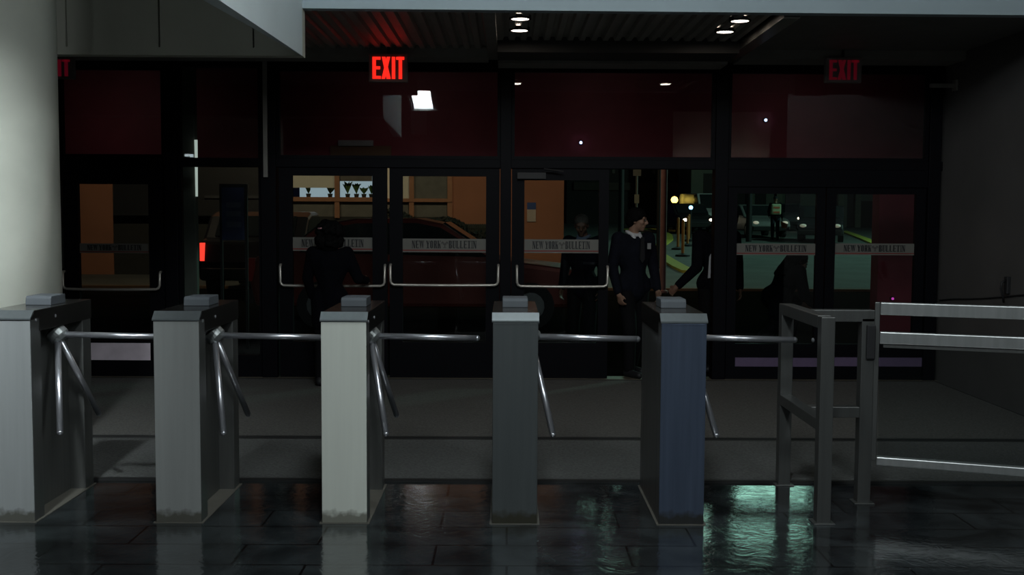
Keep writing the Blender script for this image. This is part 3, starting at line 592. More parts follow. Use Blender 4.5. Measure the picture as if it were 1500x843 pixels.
# plants on the sill
M_LEAF = mat('plant_leaf', (.09, .20, .06), .5, 0, .3)
M_POT = mat('dark_pot', (.05, .05, .045), .6)
for i, (px, h, kind) in enumerate(((449, 18, 'round-headed'), (481, 16, 'spreading'), (507, 26, 'tall thin'), (520, 22, 'upright'), (531, 15, 'low wide'), (542, 19, 'leaning'))):
    bp = Vector((bx(px), BYB + .25, bz(291)))
    pt = thing('potted_plant', bp, kind + ' potted plant on the lit window sill across the street', 'plant', 'plants on the lit window sill')
    hh = h*BYB/1600; MB().lathe((0, 0, 0), [(.04, 0), (.055, .09), (.06, .10)], 12).build('pot', M_POT, pt)
    lf = MB(); R_ = random.Random(i)
    for k in range(20):
        an = R_.uniform(0, 2*PI); le = hh*R_.uniform(.5, 1); sp = R_.uniform(.15, .6)*(1.6 if kind in ('spreading', 'low wide') else .6)
        sp = min(sp, .55); p0 = Vector((0, 0, .09)); p1 = p0 + Vector((math.cos(an)*sp*le*.5, math.sin(an)*sp*le*.5, le*.6)); p2 = p1 + Vector((math.cos(an)*sp*le*.7, math.sin(an)*sp*le*.7, le*.15))
        n = Vector((-math.sin(an), math.cos(an), 0))*.042
        lf.add([p0, p1 + n, p2, p1 - n, p0 + Vector((.003, 0, .004)), p1 + n + Vector((0, 0, .004)), p2 + Vector((0, 0, .004)), p1 - n + Vector((0, 0, .004))], [(0, 1, 2, 3), (7, 6, 5, 4), (0, 4, 5, 1), (1, 5, 6, 2), (2, 6, 7, 3), (3, 7, 4, 0)])
    lf.build('leaves', M_LEAF, pt)
# support for the sill plants
L(420, 291, 600, 289.5, .08, .6).build('sill', M_TERRF, t)
# small notice on the terracotta wall
n0, n1 = W(772, 325, BYB - .01), W(785, 297, BYB - .01)
t = thing('wall_notice', ((n0.x + n1.x)/2, BYB, n0.z), 'small blue and white notice on the terracotta wall', 'notice')
hw, hh = (n1.x - n0.x)/2, n1.z - n0.z
MB().box((-hw, -.02, 0), (hw, 0, hh*.64)).build('white_panel', mat('notice_white', (.55, .48, .42), .6), t)
MB().box((-hw, -.02, hh*.64), (hw, 0, hh)).build('blue_panel', mat('notice_blue', (.04, .09, .28), .6), t)
# hedge in front of the window band
hb = MB(); rh = random.Random(3)
hx0, hx1 = bx(512)*21/24, bx(718)*21/24
for k in range(60):
    x = hx0 + (hx1 - hx0)*(k + .5)/60; hb.ball((x, 21.5, .6 + ground_z(21.5)), (.2, .3, .62), 7, 6)
for k in range(5200):
    x = rh.uniform(hx0, hx1); top = 1.28 + .12*math.sin(x*2.3) + .10*math.sin(x*5.1 + 1)
    a = rh.uniform(0, 2*PI); rr_ = .38 + rh.uniform(-.06, .08)
    c_ = Vector((x, 21.5 + math.cos(a)*rr_, max(.05, top - .5 + math.sin(a)*.5 if a < PI else rh.uniform(.05, top)) + ground_z(21.5)))
    u_ = Vector((rh.gauss(0, 1), rh.gauss(0, 1), rh.gauss(0, 1))).normalized(); v_ = u_.orthogonal().normalized()*.028; u_ *= .06
    hb.add([c_ - u_, c_ + v_, c_ + u_, c_ - v_], [(0, 1, 2, 3)])
tag(hb.build('hedge', mat('dark_hedge', (.010, .014, .010), .9, 0, .4, 9)), 'low dark hedge below the window band across the street', 'hedge', kind='stuff')

# ------------------------------------------------------------------ cars
M_TYRE = mat('tyre', (.015, .015, .015), .8); M_CGLASS = mat('car_glass', (.02, .025, .025), .08, 0, .05, spec=.8)
M_HUBCAP = mat('wheel_metal', (.3, .3, .3), .3, .8)
def car(pos, rz, paint, label, head=0.0, tail=0.0, van=False, slim=False):
    t = thing('car' if not van else 'van', (pos.x, pos.y, ground_z(pos.y)), label, 'car' if not van else 'van', 'cars on the street', rz=rz)
    if van:
        body = [(-2.3, .3), (2.25, .3), (2.35, .55), (2.3, .95), (1.75, 1.15), (1.25, 1.95), (-2.2, 2.0), (-2.35, 1.8)]
        cab = [(1.3, 1.15), (1.72, 1.15), (1.27, 1.88), (.7, 1.88), (.7, 1.2)]; hwid = .9
    else:
        body = [(-2.2, .28), (2.15, .28), (2.25, .5), (2.15, .72), (1.9, .80), (.95, .92), (.25, 1.38), (-.1, 1.45), (-.9, 1.44), (-1.35, 1.36), (-1.85, 1.0), (-2.2, .95), (-2.28, .6)]
        cab = [(.85, .95), (.22, 1.33), (-.1, 1.39), (-.88, 1.38), (-1.3, 1.3), (-1.62, 1.0)]; hwid = .86
    MB().prism(body, 'y', -hwid, hwid).build('body', paint, t, bevel=.06, smooth=False)
    MB().prism(cab, 'y', -hwid - .006, hwid + .006).build('side_glass', M_CGLASS, t)
    if van: MB().prism([(1.78, 1.18), (1.80, 1.2), (1.32, 1.9), (1.28, 1.88)], 'y', -.75, .75).build('windscreen', M_CGLASS, t)
    else:
        MB().prism([(.90, .965), (.93, .975), (.27, 1.40), (.24, 1.38)], 'y', -.7, .7).build('windscreen', M_CGLASS, t)
        MB().prism([(-1.38, 1.37), (-1.40, 1.36), (-1.84, 1.03), (-1.8, 1.02)], 'y', -.66, .66).build('rear_window', M_CGLASS, t)
    for x in (-1.35, 1.4):
        for sy in (-1, 1):
            wl = MB().frustum((x, sy*(hwid + .01), .31), (x, sy*(hwid - .2), .31), .31, .31, 20).build('wheel', M_TYRE, t)
            MB().frustum((x, sy*(hwid + .02), .31), (x, sy*(hwid + .0), .31), .18, .18, 14).build('hubcap', M_HUBCAP, wl)
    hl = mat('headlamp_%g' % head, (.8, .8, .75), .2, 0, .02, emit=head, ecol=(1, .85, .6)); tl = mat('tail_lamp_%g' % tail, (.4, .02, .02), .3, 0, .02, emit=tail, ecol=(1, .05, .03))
    for sy in (-1, 1):
        MB().ball((2.16, sy*.64, .64), (.08, .14, .08), 12, 8).build('headlamp', hl, t, smooth=True)
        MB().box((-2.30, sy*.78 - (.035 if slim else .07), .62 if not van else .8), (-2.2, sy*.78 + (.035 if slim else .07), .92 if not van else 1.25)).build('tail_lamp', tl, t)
    MB().box((2.2, -.8, .3), (2.3, .8, .48)).build('bumper', M_TYRE, t, bevel=.02); MB().box((-2.33, -.8, .32), (-2.24, .8, .5)).build('bumper', M_TYRE, t, bevel=.02)
    return t
M_REDCAR = mat('red_car_paint', (.16, .03, .02), .3, .2, .05)
M_DKCAR = mat('black_car_paint', (.025, .025, .028), .25, .2, .05)
M_WHVAN = mat('white_car_paint', (.5, .5, .48), .4, 0, .05)
M_GRCAR = mat('grey_car_paint', (.12, .12, .13), .3, .3, .05)
car(Vector((-1.1, 15.1, 0)), 0, M_REDCAR, 'dark red parked car seen through the third door')
tp = W(297, 390, 18.2); rzc = 1.62; rv = Matrix.Rotation(rzc, 3, 'Z') @ Vector((-2.25, .78, 0))
car(Vector((tp.x - rv.x, 18.2 - rv.y, 0)), rzc, M_DKCAR, 'added dark car, its red tail lamp drawing a reflection in the side window', tail=1.6, slim=True)  # added car; its glowing tail lamp stands in for a red reflection
car(Vector((12.75, 44.5, 0)), -PI/2 - .3, M_DKCAR, 'dark car facing the doors behind the last door stile', head=.15)
c1_ = G(1162, 334); car(Vector((15.2, 60, 0)), -PI/2 - .2, M_GRCAR, 'grey car with lit headlamps beside the officer', head=5)
car(Vector((11.25, 49.5, 0)), -PI/2 + .05, mat('silver_car_paint', (.22, .22, .21), .4, .2, .05), 'pale car with faint headlamps at the left of the officer', head=.3)
p = G(1022, 331); car(Vector((10.6, 58.5, 0)), -PI/2 + .1, M_WHVAN, 'white van beyond the orange posts', head=1.5, van=True)
car(Vector((8.9, 54.5, 0)), -PI/2 + .1, M_DKCAR, 'dark car with lit headlamps under the yellow lamp', head=6)

# ------------------------------------------------------------------ street furniture
p0 = W(972, 428, 20.0); bx_ = W(972, 330, 20).x
tag(MB().lathe((bx_, 20, ground_z(20)), [(.10, 0), (.10, .04), (.06, .06), (.06, 3.6), (.0, 3.62)], 16).build('street_pole', mat('red_brown_pole', (.26, .13, .12), .5), smooth=False), 'reddish steel pole in the open doorway view', 'pole')
bx_ = W(964.5, 330, 27).x
tag(MB().lathe((bx_, 27, ground_z(27)), [(.09, 0), (.09, .04), (.05, .06), (.05, 3.2), (0, 3.22)], 16).build('street_pole', M_BLACK), 'thin dark pole just left of the reddish pole', 'pole')
sp = W(932.5, 290, 30)
t = thing('street_sign', (sp.x, 30, ground_z(30)), 'pale street sign on a thin pole behind the man in the suit', 'sign')
MB().lathe((0, 0, 0), [(.03, 0), (.03, 3.0)], 10).build('pole', mat('grey_pole', (.22, .2, .17), .6), t)
za_, zb_ = W(932, 258, 30).z - ground_z(30), W(932, 246, 30).z - ground_z(30)
MB().box((-.11, -.05, za_), (.11, -.03, zb_)).build('upper_plate', mat('sign_plate', (.32, .3, .25), .6), t)
za_, zb_ = W(932, 298, 30).z - ground_z(30), W(932, 285, 30).z - ground_z(30)
MB().box((-.065, -.05, za_), (.065, -.03, zb_)).build('lower_plate', mat('sign_plate_low', (.5, .48, .36), .6), t)
M_ORANGE = mat('orange_plastic', (.55, .20, .05), .5)
for i, (px, py, lb) in enumerate(((1000, 376, 'orange delineator post nearest the doors, with a wide dark base'), (993, 366, 'slim orange delineator post left of the nearest one'), (1007, 361, 'orange delineator post, middle of the group'), (1009, 354, 'orange delineator post farthest from the doors'))):
    g = G(px, py); t = thing('delineator_post', g, lb, 'post', 'orange delineator posts')
    MB().lathe((0, 0, 0), [(.22, 0), (.22, .05), (.10, .09), (.05, .1)], 18).build('base', M_BLACK, t)
    MB().lathe((0, 0, .09), [(.045, 0), (.045, .95), (.03, 1.0)], 12).build('tube', M_ORANGE, t)
M_YEL = mat('yellow_road_paint', (.48, .46, .07), .7)
def ribbon(pts, wd, name, lb):
    mb = MB(); P = [G(*p) for p in pts]; vs = []
    for i, q in enumerate(P):
        d = (P[min(i+1, len(P)-1)] - P[max(i-1, 0)]); d.z = 0; d.normalize(); n = Vector((-d.y, d.x, 0))*wd/2
        vs += [q + n + Vector((0, 0, .06)), q - n + Vector((0, 0, .06)), q + n - Vector((0, 0, .02)), q - n - Vector((0, 0, .02))]
    fs = []
    for i in range(len(P)-1):
        a = 4*i; fs += [(a, a+1, a+5, a+4), (a+2, a+6, a+7, a+3), (a, a+4, a+6, a+2), (a+1, a+3, a+7, a+5)]
    fs += [(0, 2, 3, 1), (len(vs)-4, len(vs)-3, len(vs)-1, len(vs)-2)]
    return tag(mb.add(vs, fs).build(name, M_YEL), lb, 'curb')
ribbon([(918, 337), (935, 336), (955, 336.5), (970, 340), (979, 346), (980, 352), (972, 358), (963, 363), (962, 369), (968, 376), (980, 384), (995, 393), (1010, 400)], .35, 'painted_curb', 'yellow painted curb curving behind the man in the suit')
ribbon([(1236, 340), (1250, 345), (1268, 352), (1282, 358), (1300, 365)], .35, 'painted_curb', 'straight yellow painted curb seen through the last door')
yl = W(988, 293, 60)
t = thing('street_lamp', (yl.x, 60, ground_z(60)), 'glowing yellow lamp on a low post down the street', 'lamp')
MB().lathe((0, 0, 0), [(.08, 0), (.08, yl.z - ground_z(60) - .18), (.15, yl.z - ground_z(60) - .16)], 12).build('post', M_BLACK, t)
MB().ball((0, 0, yl.z - ground_z(60)), .19, 14, 10).build('globe', mat('yellow_globe', (1, .8, .2), .5, 0, .02, emit=5, ecol=(1, .72, .12)), t, smooth=True)
bl = W(1012, 306, 47.5)
t = thing('signal_lamp', (bl.x, 47.5, ground_z(47.5)), 'small blue-white lamp on a post beside the white van', 'lamp')
MB().lathe((0, 0, 0), [(.04, 0), (.04, bl.z - ground_z(47.5))], 10).build('post', M_BLACK, t)
MB().ball((0, 0, bl.z - ground_z(47.5) + .05), .09, 12, 8).build('globe', mat('blue_globe', (.4, .7, 1), .5, 0, .02, emit=4, ecol=(.25, .65, 1)), t, smooth=True)
yw = W(1287, 311, 12.9)

# far buildings across the street on the right
FY = 66.0
M_FAR = mat('pale_green_facade', (.20, .21, .17), .85, 0, .12, .3)
M_FARD = mat('dark_brick_facade', (.055, .045, .045), .85, 0, .15, .5)
t = thing('building', (W(1100, 320, FY).x, FY, ground_z(FY)), 'pale greenish building with dark openings far down the street on the right', 'building')
o_x = W(1100, 320, FY).x
def X(p): return W(p, 300, FY).x - o_x
MB().box((X(1012), 0, -.3), (X(1420), 5, 12)).build('wall', M_FAR, t)
for a, b in ((1030, 1062), (1078, 1092), (1106, 1122), (1150, 1172), (1241, 1252), (1258, 1283)):
    MB().box((X(a), -.03, 0), (X(b), .05, 3.2 if a != 1258 else 1.6)).build('opening', M_FARD, t)
for a in (1068, 1098, 1140, 1230, 1255): MB().box((X(a - 4), -.3, -.2), (X(a + 4), 0, 12)).build('pilaster', mat('pale_pilaster', (.27, .27, .20), .8), t)
t = thing('building', (W(900, 320, 72).x, 72, ground_z(72)), 'dark brick building behind the open doorway', 'building')
o2 = W(900, 320, 72).x
def X2(p): return W(p, 300, 72).x - o2
MB().box((X2(830), 0, -.3), (X2(1008), 8, 14)).build('wall', M_FARD, t)
for a in (896, 906, 955, 962, 975): MB().box((X2(a), -.08, 3.3), (X2(a + 4), 0, 7)).build('window', mat('dim_far_window', (.13, .12, .10), .5), t)
MB().box((X2(840), -.2, 2.2), (X2(1010), 0, 2.7)).build('ledge', mat('brown_ledge', (.10, .07, .06), .7), t)
# floodlights over the street
for i, (x, y, z, pw) in enumerate(STREET):
    t = thing('floodlight', (x, y, ground_z(y)), ['greenish floodlight mast beyond the last doors', 'greenish floodlight mast beyond the third door', 'greenish floodlight mast beyond the open doorway', 'unseen greenish floodlight mast added far right to light the street'][i], 'floodlight', 'street floodlights')  # the last mast is added out of view to light the ground
    MB().lathe((0, .6, 0), [(.12, 0), (.09, z + .3)], 12).build('mast', M_BLACK, t)
    MB().box((-2.4 if i == 0 else -1.2, .05, z - ground_z(y) - .8), (2.4 if i == 0 else 1.2, .5, z - ground_z(y) + .8)).build('lamp_head', M_BLACK, t)
    l = area_light('lamp', (0, 0, 0), (0, -1, -1), 4.6 if i == 0 else 2.2, 1.5, pw, (.52, 1.0, .80)); l.parent = t; l.location = (0, -.02, z - ground_z(y))
    if i == 3: t.rotation_euler = (0, 0, -1.25)
    d = Vector((0, -1, -.45 if i < 3 else -.75)); l.rotation_euler = d.to_track_quat('-Z', 'Y').to_euler()
# warm lamps added out of sight to wash the terracotta building
for x, pw, lb in ((-.05, 130, 'added warm lamp lighting the terracotta building, hidden by the door mullion'), (-5.75, 110, 'added warm lamp lighting the terracotta building, left of the side window')):
    t = thing('street_lamp', (x, 18.6, ground_z(18.6)), lb, 'lamp', 'added warm lamps')
    MB().lathe((0, 0, 0), [(.07, 0), (.05, 5.4)], 12).build('post', M_BLACK, t)
    MB().box((-.35, -.2, 5.38), (.35, .3, 5.5)).build('lamp_head', M_BLACK, t)
    l = area_light('lamp', (0, 0, 0), (0, 1, -1), .6, .4, pw, (1, .78, .5)); l.parent = t; l.location = (0, .05, 5.36); l.rotation_euler = Vector((0, .8, -.6)).to_track_quat('-Z', 'Y').to_euler()

# behind the tall side window
t = thing('column', (0, 0, 0), 'taupe column seen through the left of the side window', 'column')
x0, x1 = W(263, 300, 11.2).x, W(287, 300, 11.2).x
MB().box((x0, 11.2, -.01), (x1, 11.28, 3.25)).build('shaft', mat('column_paint', (.16, .155, .13), .7), t)
lz0, lz1 = W(290, 288, 11.18).z, W(290, 205, 11.18).z
MB().frustum((x1 + .012, 11.19, lz0), (x1 + .012, 11.19, lz1), .012, .016, 10).build('glow_strip', mat('strip_glow', (.8, .8, .7), .4, 0, .02, emit=.55, ecol=(.85, .95, .85)), t, label='thin glowing vertical strip')  # glow put into the strip to draw a thin bright line
pb0, pb1 = W(326, 352, 12.4), W(358, 275, 12.4)
t = thing('poster_stand', ((pb0.x + pb1.x)/2, 12.4, 0), 'blue poster stand seen through the side window', 'poster')
hw = (pb1.x - pb0.x)/2
MB().box((-hw, -.02, pb0.z), (hw, .0, pb1.z)).build('poster', mat('blue_poster', (.025, .05, .16), .5), t)
for zc in (.25, .45, .62): MB().box((-hw*.6, -.024, pb0.z + (pb1.z - pb0.z)*zc), (hw*.7, -.02, pb0.z + (pb1.z - pb0.z)*(zc + .1))).build('panel', mat('blue_poster_pale', (.10, .13, .22), .5), t)
MB().box((-hw - .03, 0, 0), (-hw, .03, pb1.z + .04)).box((hw, 0, 0), (hw + .03, .03, pb1.z + .04)).box((-hw, 0, pb1.z), (hw, .03, pb1.z + .04)).build('stand', M_BLACK, t)

# ------------------------------------------------------------------ behind the camera, seen as reflections in the glass
V = 2*D
def VR(px, py, y):                      # place whose mirror image in the glass falls on this point of the photo
    q = W(px, py, V - y); return Vector((q.x, y, q.z))
a, b = VR(985, 230, -1.3), VR(1128, 165, -1.3)
struct('trim_16', ribbed(0, b.x - a.x, 0, b.z - a.z, 0, .055, .02), mat('shutter_metal', (.5, .46, .42), .5, .2), 'ribbed shutter housing in the lobby reflected in the glass', 'shutter')
o = bpy.data.objects['trim_16']; o.rotation_euler = (-PI/2, 0, 0); o.location = (a.x, -1.3, b.z)
t = thing('wall_light', ((a.x + b.x)/2, -.9, a.z - .1), 'strip light under the ribbed shutter housing', 'light')
MB().box((-(b.x - a.x)/2, -.03, -.05), ((b.x - a.x)/2, .1, -.01)).box((-.02, -.4, -.06), (.02, .0, -.05)).build('housing', M_BLACK, t)
l = area_light('lamp', (0, 0, 0), (0, -.5, 1), b.x - a.x, .06, 3.5, (1, .88, .78)); l.parent = t; l.location = (0, .02, 0); l.rotation_euler = Vector((0, -.55, .8)).to_track_quat('-Z', 'Y').to_euler()
for px, py, lb, wd in ((292, 228, 'small fluorescent strip reflected left in the side window', .55), (347, 232, 'small fluorescent strip reflected right in the side window', .18)):
    q = VR(px, py, -5.0)
    t = thing('ceiling_light', q, lb, 'light', 'lobby strip lights')
    MB().box((-wd/2 - .02, -.3, .02), (wd/2 + .02, .3, .06)).frustum((0, 0, .06), (0, 0, 4.3 - q.z), .01, .01, 8).build('housing', MATS['white_enamel'], t)
    for yy in (-.2, .2): MB().box((-wd/2, yy - .04, -.03), (wd/2, yy + .04, .02)).build('tube', mat('fluorescent_tube', (.9, .95, 1), .4, 0, .01, emit=6, ecol=(.8, .95, 1)), t)
a, b = VR(602, 196, -6.2), VR(624, 160, -6.2)
struct('trim_17', MB().box((a.x, -6.5, a.z), (b.x, -6.2, 4.3)), mat('white_drop', (.8, .8, .75), .7), 'pale ceiling drop in the lobby reflected in the glass', 'trim')

# ------------------------------------------------------------------ people
def fuse(mb, name, m, parent, vox, smooth=4):
    me = bpy.data.meshes.new(name); me.from_pydata(mb.v, [], mb.f); me.update()
    tmp = bpy.data.objects.new(name, me); col.objects.link(tmp)
    r = tmp.modifiers.new('r', 'REMESH'); r.mode = 'VOXEL'; r.voxel_size = vox; r.use_smooth_shade = True
    s_ = tmp.modifiers.new('s', 'SMOOTH'); s_.factor = .5; s_.iterations = smooth
    dg = bpy.context.evaluated_depsgraph_get(); dg.update()
    nm = bpy.data.meshes.new_from_object(tmp.evaluated_get(dg))
    bpy.data.objects.remove(tmp, do_unlink=True); bpy.data.meshes.remove(me)
    nm.name = name; nm.materials.clear(); nm.materials.append(m)
    for p_ in nm.polygons: p_.use_smooth = True
    o = bpy.data.objects.new(name, nm); col.objects.link(o); o.parent = parent
    return o
def lerp(a, b, t): return Vector(a)*(1 - t) + Vector(b)*t
def person(loc, rz, label, J, skin, coat, legs, hair, hair_mb=None, vox=.009, shirt=None, extra=None, coat_len=0.0, scale=1.0, fingers=True):
    """J: joints in local metres, figure facing +y"""
    t = thing('person', loc, label, 'person', rz=rz); t.scale = (scale,)*3
    J = {k: Vector(v) for k, v in J.items()}
    hd = J['head']; fd = (J['face']).normalized(); upv = Vector(J.get('headup', (0, 0, 1))).normalized()
    sd = fd.cross(upv).normalized(); upv = sd.cross(fd); rot = Matrix((sd, fd, upv)).transposed()
    def H(x, y, z): return hd + rot @ Vector((x, y, z))
    b = MB()
    # head with face
    b.ball(H(0, -.012, .02), (.074, .092, .092), 20, 14, rot); b.ball(H(0, .018, -.035), (.056, .068, .072), 18, 12, rot)
    b.ball(H(0, .062, -.088), (.026, .022, .02), 10, 8, rot)                                   # chin
    b.frustum(H(0, .080, .022), H(0, .106, -.022), .008, .016, 8); b.ball(H(0, .102, -.024), .015, 8, 6)   # nose
    b.capsule(H(-.042, .072, .03), H(.042, .072, .03), .012, .012, 8)                         # brow
    b.capsule(H(-.02, .080, -.056), H(.02, .080, -.056), .009, .009, 8)                        # lips
    for q in (-1, 1):
        b.ball(H(q*.074, -.012, -.008), (.01, .02, .032), 8, 6, rot); b.ball(H(q*.043, .055, -.02), (.022, .024, .022), 8, 6, rot)
    b.capsule(J['neck'], hd + rot @ Vector((0, -.02, -.06)), .056, .05)
    # trunk and limbs
    b.capsule(J['pelvis'], J['waist'], .115, .11); b.capsule(J['waist'], J['chest'], .11, .125); b.capsule(J['chest'], J['neck'], .10, .06)
    for q in 'LR':
        b.capsule(J['sh'+q], lerp(J['chest'], J['sh'+q], .3), .06, .09); b.capsule(lerp(J['waist'], J['hip'+q], .4), J['hip'+q], .10, .095)
        b.capsule(J['sh'+q], J['el'+q], .052, .041); b.capsule(J['el'+q], J['wr'+q], .039, .027)
        b.capsule(J['hip'+q], J['kn'+q], .085, .056); b.capsule(J['kn'+q], J['an'+q], .054, .036)
        toe = J.get('toe'+q, J['an'+q] + Vector((0, .17, -.04)))
        b.capsule(J['an'+q] + Vector((0, -.03, -.035)), toe, .036, .028)
        # hand: palm, four unequal curled fingers, thumb from the side of the palm
        wdir = (J['wr'+q] - J['el'+q]).normalized(); side = Vector(J.get('thumb'+q, (0, 1, 0))); side = (side - wdir*side.dot(wdir)).normalized()
        pal = wdir.cross(side) * (1 if q == 'L' else -1); pal.normalize()
        wr = J['wr'+q]; k0 = wr + wdir*.085
        b.capsule(wr, wr + wdir*.03, .024, .026)
        for i, ln in enumerate((.072, .082, .076, .060)):
            o_ = (1.5 - i)*.021; base = k0 + side*o_
            b.capsule(wr + wdir*.02 + side*o_*.7, base, .015, .011, 8)
            m1 = base + (wdir*.8 + pal*.35)*ln*.45; m2 = m1 + (wdir*.5 + pal*.75)*ln*.32; m3 = m2 + (wdir*.15 + pal*.9)*ln*.25
            b.capsule(base, m1, .0105, .0095, 8); b.capsule(m1, m2, .0095, .0085, 8); b.capsule(m2, m3, .0085, .0075, 8)
        tb = wr + wdir*.03 + side*.022; t1 = tb + (side*.75 + wdir*.6 + pal*.2).normalized()*.042; t2 = t1 + (side*.3 + wdir*.8 + pal*.4).normalized()*.032
        b.capsule(tb, t1, .0135, .0115, 8); b.capsule(t1, t2, .0115, .009, 8)
    fuse(b, 'body', skin, t, vox)
    for q in (-1, 1):
        MB().ball(H(q*.031, .083, .008), .010, 10, 8).build('eye', mat('eye_dark', (.05, .045, .04), .2), t, smooth=True)
    # jacket
    c = MB(); e = .026
    c.capsule(J['pelvis'] + Vector((0, 0, -.05)), J['waist'], .135, .13); c.capsule(J['waist'], J['chest'], .13, .15); c.capsule(J['chest'], lerp(J['chest'], J['neck'], .72), .125, .075)
    for q in 'LR':
        c.capsule(lerp(J['chest'], J['sh'+q], .3), J['sh'+q], .115, .078); c.capsule(J['waist'], lerp(J['waist'], J['sh'+q], .8), .12, .09)
        c.capsule(J['hip'+q] + Vector((0, 0, .02)), lerp(J['waist'], J['hip'+q], .3), .115, .11)
        c.capsule(J['sh'+q], J['el'+q], .074, .060); c.capsule(J['el'+q], lerp(J['el'+q], J['wr'+q], .93), .058, .045)
        if coat_len: c.capsule(J['hip'+q], lerp(J['hip'+q], J['kn'+q], coat_len), .118, .105)
    if coat_len: c.capsule(J['pelvis'], lerp(J['knL'], J['knR'], .5)*coat_len + J['pelvis']*(1 - coat_len), .13, .11)
    fuse(c, 'jacket', coat, t, max(vox, .012), 5)
    c = MB()
    for q in 'LR':
        c.capsule(J['hip'+q], J['kn'+q], .100, .072); c.capsule(J['kn'+q], lerp(J['kn'+q], J['an'+q], .97), .070, .058)
    c.capsule(J['hipL'], J['hipR'], .105, .105); c.capsule(J['pelvis'], J['pelvis'] + Vector((0, 0, .06)), .12, .12)
    fuse(c, 'trousers', legs, t, max(vox, .012), 4)
    for q in 'LR':
        toe = J.get('toe'+q, J['an'+q] + Vector((0, .17, -.04))); hl = J['an'+q] + Vector((0, -.035, -.04))
        s1 = MB().capsule(hl, toe, .046, .036).capsule(J['an'+q], hl, .045, .045)
        fuse(s1, 'shoe', M_BLACK, t, max(vox, .012), 3)
    # hair
    hm = MB()
    if hair_mb: hair_mb(hm, H, rot)
    else:
        hm.ball(H(0, -.022, .042), (.084, .094, .084), 18, 12, rot); hm.ball(H(0, -.055, -.005), (.074, .062, .075), 16, 10, rot)
    fuse(hm, 'hair', hair, t, max(vox, .011), 2)
    if shirt:
        cm = MB()
        for k in range(9):                                   # open collar band
            a0 = -.85*PI + k*1.7*PI/8
            p_ = J['neck'] + Vector((math.sin(a0)*.068, math.cos(a0 + PI)*-.062, .012 - .035*max(0, math.cos(a0))))
            if k: cm.capsule(pp, p_, .020, .020, 8)
            pp = p_
        n_ = J['neck']; ch = J['chest']
        cm.capsule(n_ + Vector((-.045, .06, -.03)), n_ + Vector((0, .10, -.13)), .022, .012, 8); cm.capsule(n_ + Vector((.045, .06, -.03)), n_ + Vector((0, .10, -.13)), .022, .012, 8)
        fuse(cm, 'shirt_collar', shirt, t, .009, 2)
    if extra: extra(t, J, H, rot)
    return t
def stand(h=1.0, **k):
    J = dict(pelvis=(0, 0, .93), waist=(0, .0, 1.08), chest=(0, .0, 1.29), neck=(0, -.005, 1.46), head=(0, .02, 1.60), face=(0, 1, 0),
             shL=(-.18, 0, 1.40), shR=(.18, 0, 1.40), elL=(-.23, -.02, 1.12), elR=(.23, -.02, 1.12), wrL=(-.24, .05, .87), wrR=(.24, .05, .87),
             hipL=(-.09, 0, .90), hipR=(.09, 0, .90), knL=(-.10, .02, .49), knR=(.10, .02, .49), anL=(-.10, 0, .085), anR=(.10, 0, .085))
    J.update(k)
    return J
M_SKIN = mat('skin_tone', (.17, .085, .055), .55, 0, .08); M_SKIN2 = mat('pale_skin_tone', (.26, .15, .10), .6, 0, .08)
M_COATB = mat('black_coat_cloth', (.003, .003, .005), .95, 0, .2, 12, spec=.1); M_SUIT = mat('navy_suit_cloth', (.005, .006, .011), .9, 0, .2, 20, spec=.15)
M_TROU = mat('dark_trouser_cloth', (.005, .005, .006), .9, spec=.15); M_HAIRB = mat('black_hair', (.003, .003, .003), .8, 0, .3, 40, .4, spec=.1)
M_HAIRG = mat('grey_brown_hair', (.07, .06, .05), .7, 0, .3, 40, .4); M_SHIRT = mat('white_shirt_cloth', (.5, .5, .52), .8, 0, .04)
M_TROUG = mat('dark_grey_trouser_cloth', (.035, .033, .032), .9)
# person pushing the second door, seen from behind
def curly(hm, H, rot):
    R_ = random.Random(5)
    hm.ball(H(0, -.03, .01), (.14, .13, .13), 18, 12, rot); hm.ball(H(0, -.07, -.09), (.115, .075, .10), 16, 10, rot)
    for k in range(130):
        a, b_ = R_.uniform(0, 2*PI), R_.uniform(-.6, 1)
        d = Vector((math.cos(a)*math.sqrt(1 - b_*b_*.9), math.sin(a)*math.sqrt(1 - b_*b_*.9) - .15, b_))
        if d.y > .55 and d.z < .45: continue
        hm.ball(H(d.x*.135, d.y*.125 - .03, d.z*.125 + .01 - (.05 if d.z < 0 else 0)), R_.uniform(.022, .038), 7, 5)
sc1 = W(487, 322, 10.0).z/1.775
def clip_(t, J, H, rot):
    MB().capsule(H(-.10, -.145, .065), H(-.05, -.172, .070), .009, .008, 8).build('hair_clip', mat('pink_clip', (.7, .35, .38), .3), t, smooth=True)
p1 = W(484, 500, 9.95)
hb_ = W(545, 415, 10.30)
def loc_of(pw, base, sc): return ((pw.x - base.x)/sc, (pw.y - base.y)/sc, (pw.z - base.z)/sc)
base1 = Vector((p1.x, 9.95, .014))
wr1 = Vector(loc_of(W(537, 411, 10.22), base1, sc1))
person(base1, 0, 'person in a black coat with dark curly hair pushing the second door', stand(elR=(.30, .02, 1.13), wrR=wr1, thumbR=(-.3, 0, 1), elL=(-.25, .05, 1.13), wrL=(-.22, .16, .92), anR=(.12, .15, .085), knR=(.12, .12, .49), anL=(-.09, -.12, .085), head=(.0, .03, 1.60)), M_SKIN, M_COATB, M_TROU, M_HAIRB, curly, extra=clip_, coat_len=.6, scale=sc1)
